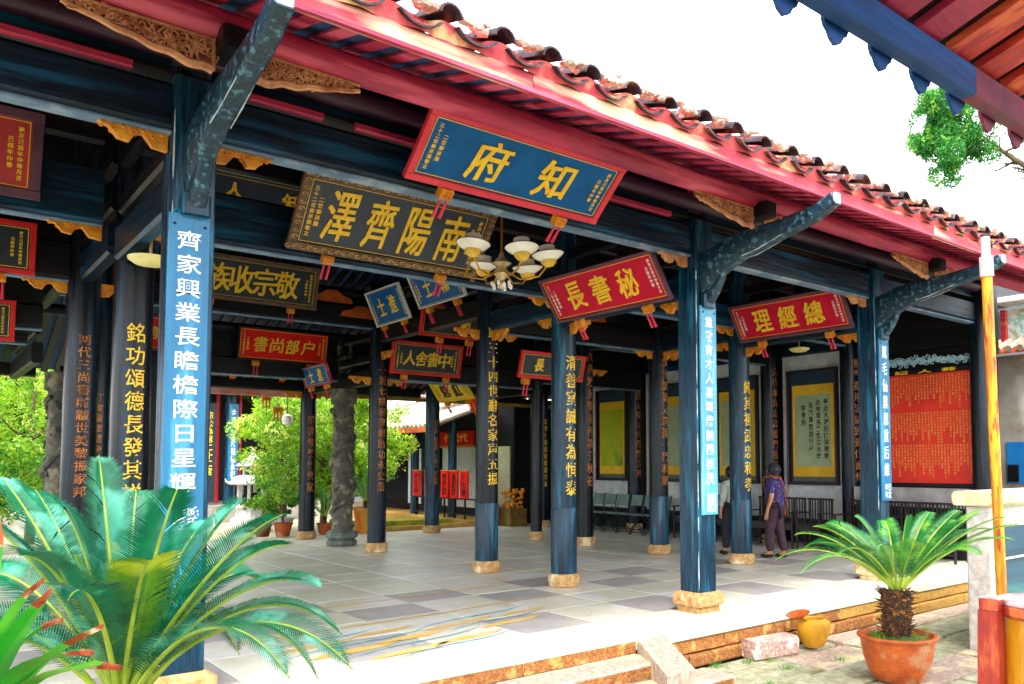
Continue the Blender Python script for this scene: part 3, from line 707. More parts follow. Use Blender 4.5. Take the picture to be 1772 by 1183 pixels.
# side wall with white plaster panels (X = 13.7)
MB().box(13.78, 13.95, 5.9, 17.6, -.35, 5.2).build('side_wall', LACQ_K, HALL)
for (a, b_) in ((8.56, 10.03), (10.38, 12.08), (12.42, 13.98), (14.32, 16.2)):
    MB().box(13.74, 13.778, a, b_, .5, 3.72).build('plaster_panel', PLASTER, HALL)
    MB().bar('y', a, b_, 13.66, 13.738, 3.73, 4.02, .01).build('wall_rail', LACQ_B, HALL)
    MB().bar('y', a, b_, 13.66, 13.738, .42, .495, .01).build('wall_rail', LACQ_K, HALL)
    m_ = (a+b_)/2
    for c0, c1 in ((a+.05, m_-.1), (m_+.1, b_-.05)):
        MB().box(13.74, 13.778, c0, c1, 4.05, 4.36).build('plaster_panel', PLASTER, HALL)
        MB().box(13.74, 13.778, c0+.1, c1-.1, 4.52, 4.72).build('plaster_panel', PLASTER, HALL)
    MB().bar('y', a, b_, 13.68, 13.738, 4.37, 4.5, .01).build('wall_rail', LACQ_K, HALL)
    for c in (a+.12, b_-.12):
        MB().bar('z', .79, 3.6, 13.69, 13.737, c-.012, c+.012, .004).build('panel_bead', mat('pale_bead', '#d8d0c0', .6, '#a8a090', 4, .1), HALL)
for gx in (13.955, -3.3):
    pr = [(5.9, 3.4)]+[(17.7, 3.25)]+[(y, roof_z(y)-.01) for y in (17.7, 15, 12, 9.8, 8, 6.5, 5.9)]
    if gx < 0: pr = [(y, 4.2) if z < 4.2 else (y, z) for y, z in pr]; pr[0] = (5.9, 4.2); pr[1] = (17.7, 3.28); pr[2] = (17.7, 3.3)
    MB().prism(pr, 'x', gx, gx+.08).build('gable_wall', LACQ_K, HALL)
MB().box(12.46, 13.95, 17.61, 17.64, 0, 3.3).build('end_panel', LACQ_K, HALL)
# black panel added for the interior darkness between the left bay's columns
MB().box(2.05, 3.35, 13.86, 13.92, 0, 3.15).build('dark_gap_panel', LACQ_K, HALL)
MB().box(13.3, 13.6, 6.15, 8.2, .84, 1.16).build('stone_ledge', mat('grey_ledge_stone', '#b8b6b4', .8, '#8a8684', 3, .4, 30), HALL)
MB().box(13.32, 13.58, 6.15, 8.2, .0, .838).build('ledge_base', LACQ_K, HALL)
MB().box(13.6, 13.72, 6.1, 8.22, 3.55, 4.6).build('upper_panel', LACQ_K, HALL)

# ------------------------------------------------------------------ plaques
def plaque(label, loc, w, h, tilt, face, text, tmat, bmat, fmat, fw_=.05, side=True, group='name plaques hung from the beams', cw=None, smat=None, carved=False, hooks=(.2, .8), bold=.005, brush=.012, ch=None, heavy=.006, span_=None):
    t = thing('plaque', label, 'plaque', loc, (R(tilt), 0, 0 if face == 'y' else -PI/2), group)
    MB().box(-w/2+fw_, w/2-fw_, -.012, .02, fw_, h-fw_).build('board', bmat, t)
    b = MB()
    b.bar('x', -w/2, w/2, -.035, .025, 0, fw_, .006); b.bar('x', -w/2, w/2, -.035, .025, h-fw_, h, .006)
    b.bar('z', fw_+.001, h-fw_-.001, -w/2, -w/2+fw_, -.034, .024, .006); b.bar('z', fw_+.001, h-fw_-.001, w/2-fw_, w/2, -.034, .024, .006)
    b.build('frame', fmat, t)
    g = MB(); k = .006
    xi, zi = w/2-fw_-.012, fw_+.012
    g.box(-xi, xi, -.017, -.0125, zi, zi+k); g.box(-xi, xi, -.017, -.0125, h-zi-k, h-zi); g.box(-xi, -xi+k, -.017, -.0125, zi+k, h-zi-k); g.box(xi-k, xi, -.017, -.0125, zi+k, h-zi-k)
    g.build('gilt_line', GOLDT, t)
    if carved:
        c = MB(); q = random.Random(3); L = 2*(w+h)
        for i in range(int(L/.075)):
            s_ = i*.075
            if s_ < w: cx, cz = -w/2+s_, fw_/2
            elif s_ < w+h: cx, cz = w/2-fw_/2, s_-w
            elif s_ < 2*w+h: cx, cz = w/2-(s_-w-h), h-fw_/2
            else: cx, cz = -w/2+fw_/2, h-(s_-2*w-h)
            sg = 1 if i % 2 else -1
            c.tube([(cx+.035*(1-j/14)*math.cos(sg*j*.5), -.038, cz+.026*(1-j/14)*math.sin(sg*j*.5)) for j in range(13)], .0065, 4)
        c.build('frame_carving', mat('pale_gilt', '#e0b868', .5, '#a87838', 10, .2), t)['kind'] = 'stuff'
    n = len(text); cw_ = cw or min((w-2*fw_)*.8/n, (h-2*fw_)*.6); span = span_ or (w-2*fw_)*(.72 if side else .9)
    chh = ch or cw_*1.12
    for i, c in enumerate(text):
        cx = -span/2+span*(i+.5)/n; big = MB()
        for e, (ex, ez) in enumerate(((-1, -1), (1, 1), (-1, 1), (1, -1))):
            text_into(big, c, cw_, chh, lambda u, v, o, cx=cx: (cx+u+v*.07+ex*heavy*.7, -.0125-o-e*.0006, h/2+v+u*.05+ez*heavy*.5), bold=bold, th=.008, brush=brush)
        big.build('character', tmat, t)
    if side:
        s = MB()
        for sx, body in ((-1, '三十二世裔孫霖敬立'), (1, '歲次己酉年仲春月吉')):
            text_into(s, vert(body), None, (h-2*fw_)*.78, lambda u, v, o, sx=sx: (sx*(w/2-fw_-.075)+u, -.0125-o, h/2+v), bold=.02, spacing=1.15, th=.003)
            if w > 1.2: text_into(s, vert(body[2:7]), None, (h-2*fw_)*.45, lambda u, v, o, sx=sx: (sx*(w/2-fw_-.145)+u, -.0125-o, h/2+v), bold=.02, spacing=1.15, th=.003)
        s.build('small_characters', smat or tmat, t)['kind'] = 'stuff'
    for hx in hooks:
        if hx is None: continue
        X = -w/2+w*hx; sc = 1.0 if w > 1.2 else .8
        k_ = MB(); k_.bar('x', X-.055*sc, X+.055*sc, -.06, .03, -.10*sc, -.003, .012)
        for a in range(6): k_.ball((X+(-.03+.03*(a % 3))*sc, -.064, (-.03-.035*(a//3))*sc), .013*sc, 6)
        hk = k_.build('gilded_hook', GOLD, t)
        for dx in (-.03, .03):
            T = MB(); T.tube([(X+dx*sc, -.045, -.1*sc), (X+dx*sc, -.045, -.13*sc), (X+dx*sc, -.045, -.15*sc), (X+dx*sc, -.045, -.27*sc)], [.004, .013*sc, .011*sc, .017*sc], 8); T.build('tassel', TASS, hk)
    return t
plaque('largest blue plaque with two gold characters in a rose red frame under the front eave', (4.0, 5.78, 3.875), 2.0, .63, 48, 'y', '府知', GOLDT, BLUEP, PINKF, .06, cw=.34, ch=.36, smat=GOLDT)
plaque('slate plaque with four bold gold seal-style characters and carved gilt frame', (4.07, 8.18, 3.79), 2.25, .86, 36, 'y', '澤齊陽南', GOLDT, CHARP, mat('carved_brown_frame', '#7a5a40', .5, '#4c3424', 8, .3), .09, carved=True, cw=.3, ch=.54, bold=0, brush=.004, heavy=.008, span_=1.75)
plaque('dark plaque with four gold brush characters half hidden by the nearest column', (4.36, 13.6, 4.22), 2.15, .72, 14, 'y', '族收宗敬', GOLDT, BLKP, mat('carved_brown_frame', '#7a5a40'), .06, cw=.38, ch=.44)
plaque('scarlet plaque with four thin gold characters in a dark frame over the rear opening', (5.44, 15.1, 3.47), 1.68, .6, 10, 'y', '書尚部户', GOLDT, REDP2, LACQ_K, .035, cw=.24, ch=.27, heavy=.004)
plaque('black plaque with four gold characters, bright red frame, right of the tall rear column', (7.57, 13.6, 3.24), 1.48, .62, 12, 'y', '人舍書中', GOLDT, BLKP, REDF, .06, cw=.24, ch=.27, heavy=.004)
plaque('red-framed black plaque partly hidden above the four-character red-framed one', (7.2, 12.0, 3.72), 1.3, .55, 14, 'y', '馬駙', GOLDT, BLKP, REDF, .05, cw=.2, hooks=(.3, .75))
plaque('crimson plaque with three gold characters between the chandelier and the middle front column', (6.45, 7.13, 3.39), 2.0, .6, 33, 'x', '長書秘', GOLDT, REDP, PURF, .04, cw=.31, ch=.34, smat=WHITET)
plaque('crimson plaque with three gold characters nearest the red genealogy board', (10.13, 7.17, 3.475), 1.98, .62, 30, 'x', '理經總', GOLDT, REDP, PURF, .05, cw=.31, ch=.34, smat=WHITET)
plaque('small square blue plaque with two gold characters tilted left of the chandelier', (6.45, 12.67, 4.0), 1.2, .62, 24, 'x', '士進', GOLDT, BLUEP, WHITET, .02, cw=.24, ch=.3)
plaque('blue plaque partly behind the chandelier with gold characters and white lower edge', (6.45, 11.05, 4.1), 1.4, .6, 26, 'x', '士翰', GOLDT, BLUEP, WHITET, .02, cw=.24, ch=.3)
plaque('lowest small blue plaque with two gold characters by the rear eave', (5.98, 14.72, 3.04), 1.2, .39, 18, 'x', '士進', GOLDT, BLUEP, REDW, .025, cw=.2, ch=.24)
plaque('yellow plaque with two black characters near the right rear column', (9.3, 15.3, 2.96), 1.42, .52, 35, 'x', '魁紅', BLACKT, YELP, YELP, .03, cw=.3, ch=.32, smat=BLACKT, heavy=.012)
plaque('black red-framed plaque with one visible gold character beside the second column', (7.75, 10.0, 2.89), 1.25, .42, 16, 'y', '長官', GOLDT, BLKP, REDF, .045, cw=.17, hooks=(.12, .8), side=False)
plaque('small red plaque standing on its corner beside a gilded bracket', (9.9, 15.0, 2.65), .9, .5, 30, 'x', '第', GOLDT, REDP2, REDF, .03, cw=.25, hooks=(.3, .8))
plaque('red plaque in a wide plum frame at the upper left edge', (-.02, 8.2, 3.83), 1.75, .72, 14, 'y', '德', GOLDT, mat('brick_red_plaque', '#c83a3c', .5, '#a82a30', 4, .1), PURF, .08, cw=.3)
plaque('black plaque with a red frame hanging below the plum-framed plaque', (.2, 10.0, 3.53), 1.65, .54, 6, 'y', '善', GOLDT, BLKP, REDF, .055, cw=.25, hooks=(.3, .82))
plaque('red-framed plaque lowest of the three at the left edge', (.4, 12.0, 3.08), 1.3, .5, 6, 'y', '福', GOLDT, BLKP, REDF, .05, cw=.2)
plaque('thin blue plaque seen edge-on beneath the scarlet plaque', (5.6, 16.9, 3.4), 1.65, .2, 60, 'y', '元魁', GOLDT, BLUEP, GOLD, .03, cw=.14)
plaque('red-edged plaque glimpsed beside the right edge of the nearest column', (3.4, 15.1, 3.5), 1.1, .6, 10, 'y', '第科', GOLDT, REDP2, PURF, .04, cw=.2)
plaque('grey-blue plaque with the lower halves of gold characters behind the slate plaque', (3.3, 9.95, 4.62), 1.6, .4, 10, 'y', '人知', GOLDT, CHARP, LACQ_K, .02, cw=.26, ch=.2, side=False, hooks=())

# ------------------------------------------------------------------ couplet boards on the front columns
def couplet(label, x, w, z0, z1, text, tm, bm, small=None, cw=.16, tb=0):
    t = thing('couplet_board', label, 'board', (x, YB-.142, 0), (0, 0, 0), 'couplet boards on the front columns')
    MB().bar('z', z0, z1, -w/2, w/2, -.03, 0, .006).build('board', bm, t)
    s = MB(); s2 = MB(); hs = 0.22 if small else 0
    text_into(s, vert(text), cw, (z1-z0)-.22-hs-tb, lambda u, v, o: (u, -.0305-o, (z0+z1)/2+v+(hs+tb)/2), bold=.01, spacing=1.2, th=.003, brush=.004)
    if small: text_into(s2, small, w*.62, .2, lambda u, v, o: (u+.02, -.0305-o, z0+tb+.13+v), bold=.02, th=.002)
    s.build('characters', tm, t)
    if small: s2.build('small_characters', tm, t)['kind'] = 'stuff'
    k = MB(); k.m = 0
    for sx in (-1, 1): k.ball((sx*w*.36, -.032, z1-.07), .011, 6)
    k.build('nail', LACQ_K, t)
    c = MB(); q = random.Random(int(x*10))
    for i in range(7): c.tube([(w*.3*(i-3)/3+.02*math.cos(j*.8+i), -.016, z1+.015+.014*math.sin(j*.8)) for j in range(8)], .008, 5)
    c.build('scroll_crest', bm, t)
couplet('large blue couplet board with eleven white characters on the nearest column', XA-.03, .265, .62, 3.28, '齊家興業長瞻檐際日星輝', WHITET, BLUEB, '同城\n張氏\n宗親', cw=.16, tb=.46)
couplet('pale blue couplet board with faded white characters on the middle front column', XB+.02, .255, 1.04, 3.3, '童敎育才人喜堪偕前蘭桂茂', WHITET, mat('pale_blue_board', '#5cb0cc', .4, '#3a8cb4', 12, .2, 30, stretch=(1, 1, .12), third='#98d0e0', tscale=6), '沈合陳\n榮瑞文\n昌和德\n敬立立', cw=.13)
couplet('narrow blue couplet board on the farther front column beside the red genealogy board', XC+.03, .25, 1.08, 3.3, '鳳毛儒業恩重后維', WHITET, BLUEB, '辛巳\n年立', cw=.13)

# ------------------------------------------------------------------ chandelier
ch = thing('chandelier', 'chandelier with white hat-shaped glass shades and amber bowls', 'chandelier', (4.92, 7.2, 3.66))
MB().tube([(0, 0, 0), (0, 0, 1.3)], .012, 8).build('rod', BRASS, ch, smooth=True)
MB().lathe([(.01, -.2), (.05, -.15), (.03, -.1), (.09, -.03), (.05, .04), (.11, .08), (.04, .14), (.02, .2)], 12).build('hub', mat('crystal_brass', '#e8d8b0', .15, '#a88850', 12, .1, metal=.3, coat=.6), ch, smooth=True)
for k in range(6):
    a = k*PI/3+.35; R_ = .5 if k != 2 else .3; z = .05+(.04 if k % 2 else 0)+(.16 if k == 2 else 0)
    dx, dy = math.cos(a), math.sin(a)
    arm = MB().tube([(dx*.05, dy*.05, 0), (dx*.2, dy*.2, -.09), (dx*.4, dy*.4, -.06), (dx*R_, dy*R_, z-.02)], .011, 8).build('arm', BRASS, ch, smooth=True)
    sh = MB().lathe([(.035, -.05), (.09, -.035), (.145, 0), (.175, .03), (.16, .045), (.095, .055), (.088, .085), (.085, .12), (.055, .13)], 20).build('shade', GLASSW, ch, smooth=True, loc=(dx*R_, dy*R_, z+.06), rot=(.12*dy, -.12*dx, 0))
    MB().lathe([(.012, -.11), (.05, -.1), (.083, -.06), (.086, -.035)], 16).build('bowl', LAMPY, sh, smooth=True)
for k in range(10):
    a = k*.628; MB().ball((.1*math.cos(a), .1*math.sin(a), -.14-.03*(k % 2)), .022, 6, (1, 1, 1.5)).build('crystal', GLASSW, ch)
for lab, p, hang in (('pale round ceiling lamp glimpsed under the crimson plaque left of the front column', (11.6, 12.3, 4.5), .6), ('pale round ceiling lamp above the nearest wall scroll', (12.0, 8.4, 3.56), 1.9), ('pale dish lamp on a bent conduit beside the nearest column', (1.575, 7.5, 3.3), .06)):
    t = thing('ceiling_lamp', lab, 'lamp', p, group='pale dish lamps under the roof')
    MB().lathe([(.03, -.05), (.12, -.035), (.17, .0), (.175, .02), (.03, .05)], 20).build('dish', PALEY, t, smooth=True)
    MB().tube([(0, 0, .05), (0, 0, hang)], .008, 6).build('stem', PIPE, t)

# ------------------------------------------------------------------ scroll cases on the side wall
def scroll(label, y0, y1, pm, lines, z0=1.16, z1=3.42):
    w = y1-y0; t = thing('scroll_case', label, 'scroll', (13.735, (y0+y1)/2, 0), (0, 0, -PI/2), 'framed scrolls on the side wall')
    FR = mat('dark_maroon_frame', '#3c1c20', .4, '#22080c', 5, .1)
    b = MB(); b.bar('x', -w/2, w/2, -.1, 0, z0, z0+.04, .006); b.bar('x', -w/2, w/2, -.1, 0, z1-.04, z1, .006)
    b.bar('z', z0+.041, z1-.041, -w/2, -w/2+.04, -.1, 0, .006); b.bar('z', z0+.041, z1-.041, w/2-.04, w/2, -.1, 0, .006); b.build('frame', FR, t)
    MB().box(-w/2+.04, w/2-.04, -.02, -.004, z0+.04, z1-.04).build('back_panel', mat('blue_back_panel', '#1c3c58', .5, '#142c40', 4, .1), t)
    MB().box(-w/2+.1, w/2-.1, -.03, -.021, z0+.16, z1-.3).build('silk_mount', SILK, t)
    MB().box(-w/2+.1, w/2-.1, -.032, -.022, z0+.07, z0+.155).build('roller_panel', mat('grey_panel', '#6a6e60', .5, '#565a4c', 4, .1), t)
    MB().box(-w/2+.17, w/2-.17, -.036, -.031, z0+.36, z1-.5).build('paper', pm, t)
    if lines:
        s = MB(); n = len(lines)
        for i, l in enumerate(lines):
            text_into(s, vert(l), .11, min(1.15, .135*len(l)), lambda u, v, o, i=i, l=l: ((w/2-.27)-i*.17+u, -.0365-o, z1-.6-min(1.15, .135*len(l))/2+v-.03*i*(i > 1)), bold=.02, spacing=1.1, th=.002, brush=.01)
        s.build('characters', BLACKT, t)
    return t
scroll('framed scroll with black running script right of the woman', 8.74, 9.88, PAPER, ['最此天涯別後深情寄', '此地草長鶯飛江水綠', '長風萬里送行舟', '李青別'])
scroll('framed green-grey scroll partly hidden behind a column left of the woman', 10.62, 11.78, PAPER, None)
scroll('framed green-grey scroll behind the couplet board of the front column', 12.55, 13.7, PAPER, None)
scroll('far framed scroll of yellow-green paper above the row of folding chairs', 14.6, 15.72, PAPERY, None)
# red genealogy board
gb = thing('genealogy_board', 'large red board densely written in small gold columns, carved white crest above', 'board', (13.56, 6.92, 0), (0, 0, -PI/2))
MB().box(-.78, .78, -.02, .02, 1.24, 3.12).build('red_panel', SCROLLR, gb)
b = MB(); b.bar('x', -.86, .86, -.05, .03, 1.17, 1.238, .01); b.bar('x', -.86, .86, -.05, .03, 3.122, 3.2, .01)
b.bar('z', 1.239, 3.121, -.86, -.781, -.05, .03, .01); b.bar('z', 1.239, 3.121, .781, .86, -.05, .03, .01); b.build('frame', LACQ_K, gb)
s = MB(); q = random.Random(5); chars = '張公諱世祖考妣氏生子孫傳家文武元明清進士舉人長次三四五永德仁義禮智信忠孝廉'
pool = [''.join(q.choice(chars) for _ in range(11)) for _ in range(6)]
for i in range(28):
    xx = -.735+i*.0545
    for (zt, hh) in ((3.08, .56), (2.46, .54), (1.9, .56)):
        l = pool[(i*5+int(zt*3)) % 6]; l = l[:q.randint(6, 11)]; h_ = hh*len(l)/11.
        text_into(s, vert(l), .036, h_, lambda u, v, o: (xx+u, -.0205-o, zt-h_/2+v), bold=.03, spacing=1.15, th=.0015)
s.build('gold_columns', mat('dull_gold_lettering', '#f0a848', .5, '#d88030', 10, .1), gb)
s = MB(); text_into(s, '譜人蔡', 1.1, .13, lambda u, v, o: (u, -.052-o, 3.16+v*.5), bold=.02, cspace=2.2, th=.003); s.build('heading', GOLDT, gb)
s = MB()
for i in range(84):
    xx = -.75+1.5*i/83; zz = 3.3+.1*q.random()*(1-abs(xx)*.5)+.03*math.sin(i); r0 = q.uniform(.03, .06); d = q.choice((-1, 1)); a0 = q.uniform(0, 6)
    s.tube([(xx+r0*(1-j/15)*math.cos(a0+d*j*.55), -.06, zz+r0*(1-j/15)*math.sin(a0+d*j*.55)) for j in range(14)], .009, 5)
s.build('carved_crest', mat('pale_blue_carving', '#bfe0ea', .5, '#88b8cc', 8, .1), gb)

# ------------------------------------------------------------------ chairs
def fold_chair():
    t = thing('folding_chair', '', 'chair', (13.1, 15.4, 0), (0, 0, PI), 'folding chairs along the side wall')
    MB().bar('x', -.2, .18, -.19, .19, .43, .455, .008).build('seat', CHAIRG, t)
    b = MB(); b.box(-.012, .012, -.17, .17, .62, .86); b.v = [(v[0]-.22-(v[2]-.6)*.2, v[1], v[2]) for v in b.v]; b.build('backrest', CHAIRG, t)
    for sy in (-.185, .185):
        MB().tube([(.2, sy, 0), (-.2, sy, .5), (-.29, sy, .88)], .013, 6).build('leg', CHAIRF, t)
        MB().tube([(-.22, sy*.9, 0), (.17, sy*.9, .44)], .013, 6).build('leg', CHAIRF, t)
    MB().tube([(.18, -.185, .06), (.18, .185, .06)], .01, 6).build('stretcher', CHAIRF, t)
    MB().tube([(-.19, -.17, .08), (-.19, .17, .08)], .01, 6).build('stretcher', CHAIRF, t)
    return t
fc = fold_chair()
wf = ['first', 'second', 'third', 'fourth', 'fifth', 'sixth', 'seventh', 'eighth', 'ninth', 'tenth', 'eleventh', 'twelfth']
for i in range(8):
    l = f'grey-green folding chair, {wf[i]} from the far end of its row'
    y = 15.75-i*.44
    if i == 0: fc['label'] = l; fc.location = (12.75, y, 0)
    else: dup(fc, (12.75+.01*((i*7) % 3), y, 0), PI+.02*((i*5) % 3-1), l)
def arm_chair():
    t = thing('armchair', '', 'chair', (13, 9, 0), (0, 0, PI), 'dark wooden spindle-back chairs along the side wall')
    MB().bar('x', -.22, .22, -.26, .26, .42, .455, .01).build('seat', CHAIRM, t)
    for sx in (-.2, .2):
        for sy in (-.24, .24):
            MB().bar('z', 0, .9 if sx < 0 else .66, sx-.018, sx+.018, sy-.018, sy+.018, .004).build('leg', CHAIRM, t)
    MB().bar('y', -.27, .27, -.222, -.178, .9, .935, .008).build('top_rail', CHAIRM, t)
    for k in range(7):
        y = -.18+.06*k
        MB().box(-.208, -.192, y-(.011 if k != 3 else .03), y+(.011 if k != 3 else .03), .456, .9).build('spindle', CHAIRM, t)
    for sy in (-.24, .24): MB().bar('x', -.181, .24, sy-.022, sy+.022, .66, .685, .006).build('armrest', CHAIRM, t)
    MB().bar('y', -.22, .22, .18, .2, .12, .15, .004).build('stretcher', CHAIRM, t)
    MB().bar('y', -.22, .22, .165, .2, .34, .419, .004).build('apron', CHAIRM, t)
    return t
ac = arm_chair()
spots = [11.9, 11.25, 10.75, 9.95, 9.38, 8.8, 8.0, 7.45, 6.9, 6.35]
labs = ['dark spindle-back chair just right of the folding chairs', 'dark spindle-back chair between the board-bearing front column and the pale-shirted person',
        'dark spindle-back chair behind the pale-shirted person', 'dark spindle-back chair immediately right of the woman', 'dark spindle-back chair under the black-script scroll',
        'dark spindle-back chair at the right end below the black-script scroll', 'dark spindle-back chair half hidden by the farther front column',
        'reddish-dark chair under the left part of the red genealogy board', 'reddish-dark chair under the middle of the red genealogy board', 'reddish-dark chair under the right part of the red genealogy board']
for i, y in enumerate(spots):
    if i == 0: ac['label'] = labs[0]; ac.location = (12.95, y, 0)
    else: dup(ac, (12.95, y, 0), PI+.02*((i*3) % 3-1), labs[i])

# ------------------------------------------------------------------ people
def skin_mesh(J, edges, name, m, parent, sub=1):
    keys = list(J); me = bpy.data.meshes.new(name)
    me.from_pydata([J[k][:3] for k in keys], [(keys.index(a), keys.index(b)) for a, b in edges], [])
    o = bpy.data.objects.new(name, me); COL.objects.link(o)
    md = o.modifiers.new('skin', 'SKIN'); md.use_smooth_shade = True
    for i, k in enumerate(keys):
        sv = me.skin_vertices[0].data[i]; r = J[k][3]; sv.radius = r if isinstance(r, tuple) else (r, r); sv.use_root = (i == 0)
    s_ = o.modifiers.new('sub', 'SUBSURF'); s_.levels = sub; s_.render_levels = sub
    dg = bpy.context.evaluated_depsgraph_get(); out = bpy.data.meshes.new_from_object(o.evaluated_get(dg))
    bpy.data.objects.remove(o); out.materials.clear(); out.materials.append(m)
    out.polygons.foreach_set('use_smooth', [True]*len(out.polygons))
    return link(name, out, parent)
def person(label, loc, rz, top_m, leg_m, h=1.57, bag=False, held=False, sleeve_full=True, hair_long=True):
    t = thing('person', label, 'person', loc, (0, 0, rz)); s = h/1.57
    # local: facing +x
    J = {'pelvis': (0,0,.86,.1), 'waist': (0,0,1.0,.1), 'chest': (.01,0,1.17,.13), 'neckb': (0,0,1.3,.07), 'neck': (.01,0,1.35,.045), 'head0': (.02,0,1.4,.06), 'head1': (.03,0,1.46,.082), 'head2': (.02,0,1.52,.07)}
    E_ = [('pelvis','waist'),('waist','chest'),('chest','neckb'),('neckb','neck'),('neck','head0'),('head0','head1'),('head1','head2')]
    for sd_, sy in (('L', 1), ('R', -1)):
        fwd = .06 if sy > 0 else -.07
        J.update({'sh'+sd_: (0,sy*.16,1.26,.06), 'el'+sd_: (-.03+fwd*.3,sy*.21,1.02,.042), 'wr'+sd_: (.06,sy*.2,.82,.027), 'pa'+sd_: (.075,sy*.195,.77,(.02,.032)), 'pb'+sd_: (.085,sy*.19,.725,(.017,.034)),
                  'hip'+sd_: (0,sy*.085,.82,.095), 'kn'+sd_: (fwd*.9+.02,sy*.085,.46,.06), 'an'+sd_: (fwd*1.4-.02,sy*.085,.09,.04), 'to'+sd_: (fwd*1.4+.09,sy*.095,.035,.036)})
        E_ += [('neckb','sh'+sd_),('sh'+sd_,'el'+sd_),('el'+sd_,'wr'+sd_),('wr'+sd_,'pa'+sd_),('pa'+sd_,'pb'+sd_),('pelvis','hip'+sd_),('hip'+sd_,'kn'+sd_),('kn'+sd_,'an'+sd_),('an'+sd_,'to'+sd_)]
        for k, (dx, l) in enumerate(((.028,.06),(.01,.07),(-.008,.064),(-.025,.05))):
            J['f%d'%k+sd_] = (.085+dx,sy*.187,.70,.0085); J['g%d'%k+sd_] = (.095+dx,sy*.178,.70-l*.55,.0078); J['h%d'%k+sd_] = (.095+dx,sy*.165,.70-l,.006)
            E_ += [('pb'+sd_,'f%d'%k+sd_),('f%d'%k+sd_,'g%d'%k+sd_),('g%d'%k+sd_,'h%d'%k+sd_)]
        J['t0'+sd_] = (.105,sy*.18,.745,.009); J['t1'+sd_] = (.125,sy*.17,.715,.007); E_ += [('pa'+sd_,'t0'+sd_),('t0'+sd_,'t1'+sd_)]
    J = {k: (v[0]*s, v[1]*s, v[2]*s, v[3]) for k, v in J.items()}
    body = skin_mesh(J, E_, 'body', SKIN, t, 2)
    g = lambda k, r, d=(0, 0, 0): (J[k][0]+d[0], J[k][1]+d[1], J[k][2]+d[2], r)
    T = {'pelvis': g('pelvis', (.15,.185), (-.01,0,-.09)), 'waist': g('waist', (.13,.165)), 'chest': g('chest', (.145,.18)), 'neckb': g('neckb', (.085,.1), (0,0,-.01)), 'nk': g('neck', .058, (-.005,0,-.015))}
    E2 = [('pelvis','waist'),('waist','chest'),('chest','neckb'),('neckb','nk')]
    for d in 'LR':
        T['sh'+d] = g('sh'+d, .082); T['el'+d] = g('el'+d, .062, (0,0,.05 if not sleeve_full else 0)); E2 += [('neckb','sh'+d),('sh'+d,'el'+d)]
        if sleeve_full: T['wr'+d] = g('wr'+d, .045, (0,0,.03)); E2.append(('el'+d,'wr'+d))
    skin_mesh(T, E2, 'blouse' if bag else 'shirt', top_m, t, 2)
    L = {'pelvis': g('pelvis', (.13,.16))}; E3 = []
    for d in 'LR':
        L['hip'+d] = g('hip'+d, .115); L['kn'+d] = g('kn'+d, .088); L['an'+d] = g('an'+d, .072, (0,0,.01)); E3 += [('pelvis','hip'+d),('hip'+d,'kn'+d),('kn'+d,'an'+d)]
    skin_mesh(L, E3, 'trousers', leg_m, t, 2)
    for d in 'LR':
        a = J['to'+d]; MB().ball((a[0]-.05, a[1], .035), .05, 10, (2.3, .95, .75)).build('shoe', SHOE, t, smooth=True)
    hb = MB(); hx, hy, hz = J['head1'][:3]
    hb.ball((hx-.022, 0, hz+.015), .105, 16, (1.0, .95, 1.05)); hb.ball((hx-.06, 0, hz-.04), .075, 12, (.8, 1.05, 1.0))
    q = random.Random(2)
    for i in range(60):
        a = q.uniform(0, 2*PI); e = q.uniform(-.4, 1.4); v = Vector((math.cos(a)*math.cos(e), math.sin(a)*math.cos(e), math.sin(e)))
        if v.x > .45 and v.z < .5: continue
        hb.ball((hx-.025+v.x*.095, v.y*.092, hz+.015+v.z*.1), .024, 6)
    hb.build('hair', HAIR, t, smooth=True)
    fb = MB(); fx = hx+.078
    fb.ball((fx+.006, 0, hz-.012), .014, 8, (1.2, .8, 1.3)); fb.build('nose', SKIN, t, smooth=True)
    for sy in (-1, 1):
        MB().ball((fx-.006, sy*.028, hz+.01), .009, 8).build('eye', mat('eye_dark', '#20140f', .3, '#0c0806', 5, 0), t)
        MB().ball((hx-.005, sy*.08, hz-.005), .022, 8, (.6, .35, 1)).build('ear', SKIN, t, smooth=True)
    MB().ball((fx-.006, 0, hz-.042), .014, 8, (.5, 1.4, .35)).build('mouth', mat('lips', '#a84a44', .5, '#8a3a34', 5, 0), t)
    if bag:
        p = []
        for i in range(22):
            a = 2*PI*i/21; y = .03+.2*math.cos(a); z = 1.06+.27*math.sin(a); x = .165*math.cos((z-1.06)/.27*1.2)*(1 if math.sin(a*1+.4) < -9 else 1)
            p.append((y, z))
        st_ = []
        for i in range(15):     # over the left shoulder, across the back to the right hip
            f = i/14; st_.append((-.145-.02*math.sin(f*PI), .12-.3*f, 1.36-.5*f))
        fr = [(.165+.015*math.sin(f/14*PI), .12-.3*(f/14), 1.34-.48*(f/14)) for f in range(15)]
        loop = [(0, .13, 1.375)]+st_+[(-.02, -.215, .86)]+fr[::-1]+[(0, .13, 1.375)]
        MB().tube(loop, .008, 8).build('bag_strap', LEATH, t, smooth=True)
        b = MB(); b.bar('x', -.1, .09, -.27, -.205, .7, .87, .02); b.build('shoulder_bag', LEATH, t, smooth=False)
    if held:
        b = MB(); b.bar('z', .62, .8, -.3, -.235, -.03, .03, .01); b.v = [(v[0]+.36, v[1]-.22, v[2]) for v in b.v]; b.build('red_bag', mat('red_bag', '#e82a2c', .4, '#c01c20', 6, .1), t)
    return t
person('woman with short dark hair, speckled purple blouse and an orange shoulder strap', (11.38, 8.5, 0), R(108), BLOUSE, TROUS, 1.57, bag=True, sleeve_full=False)
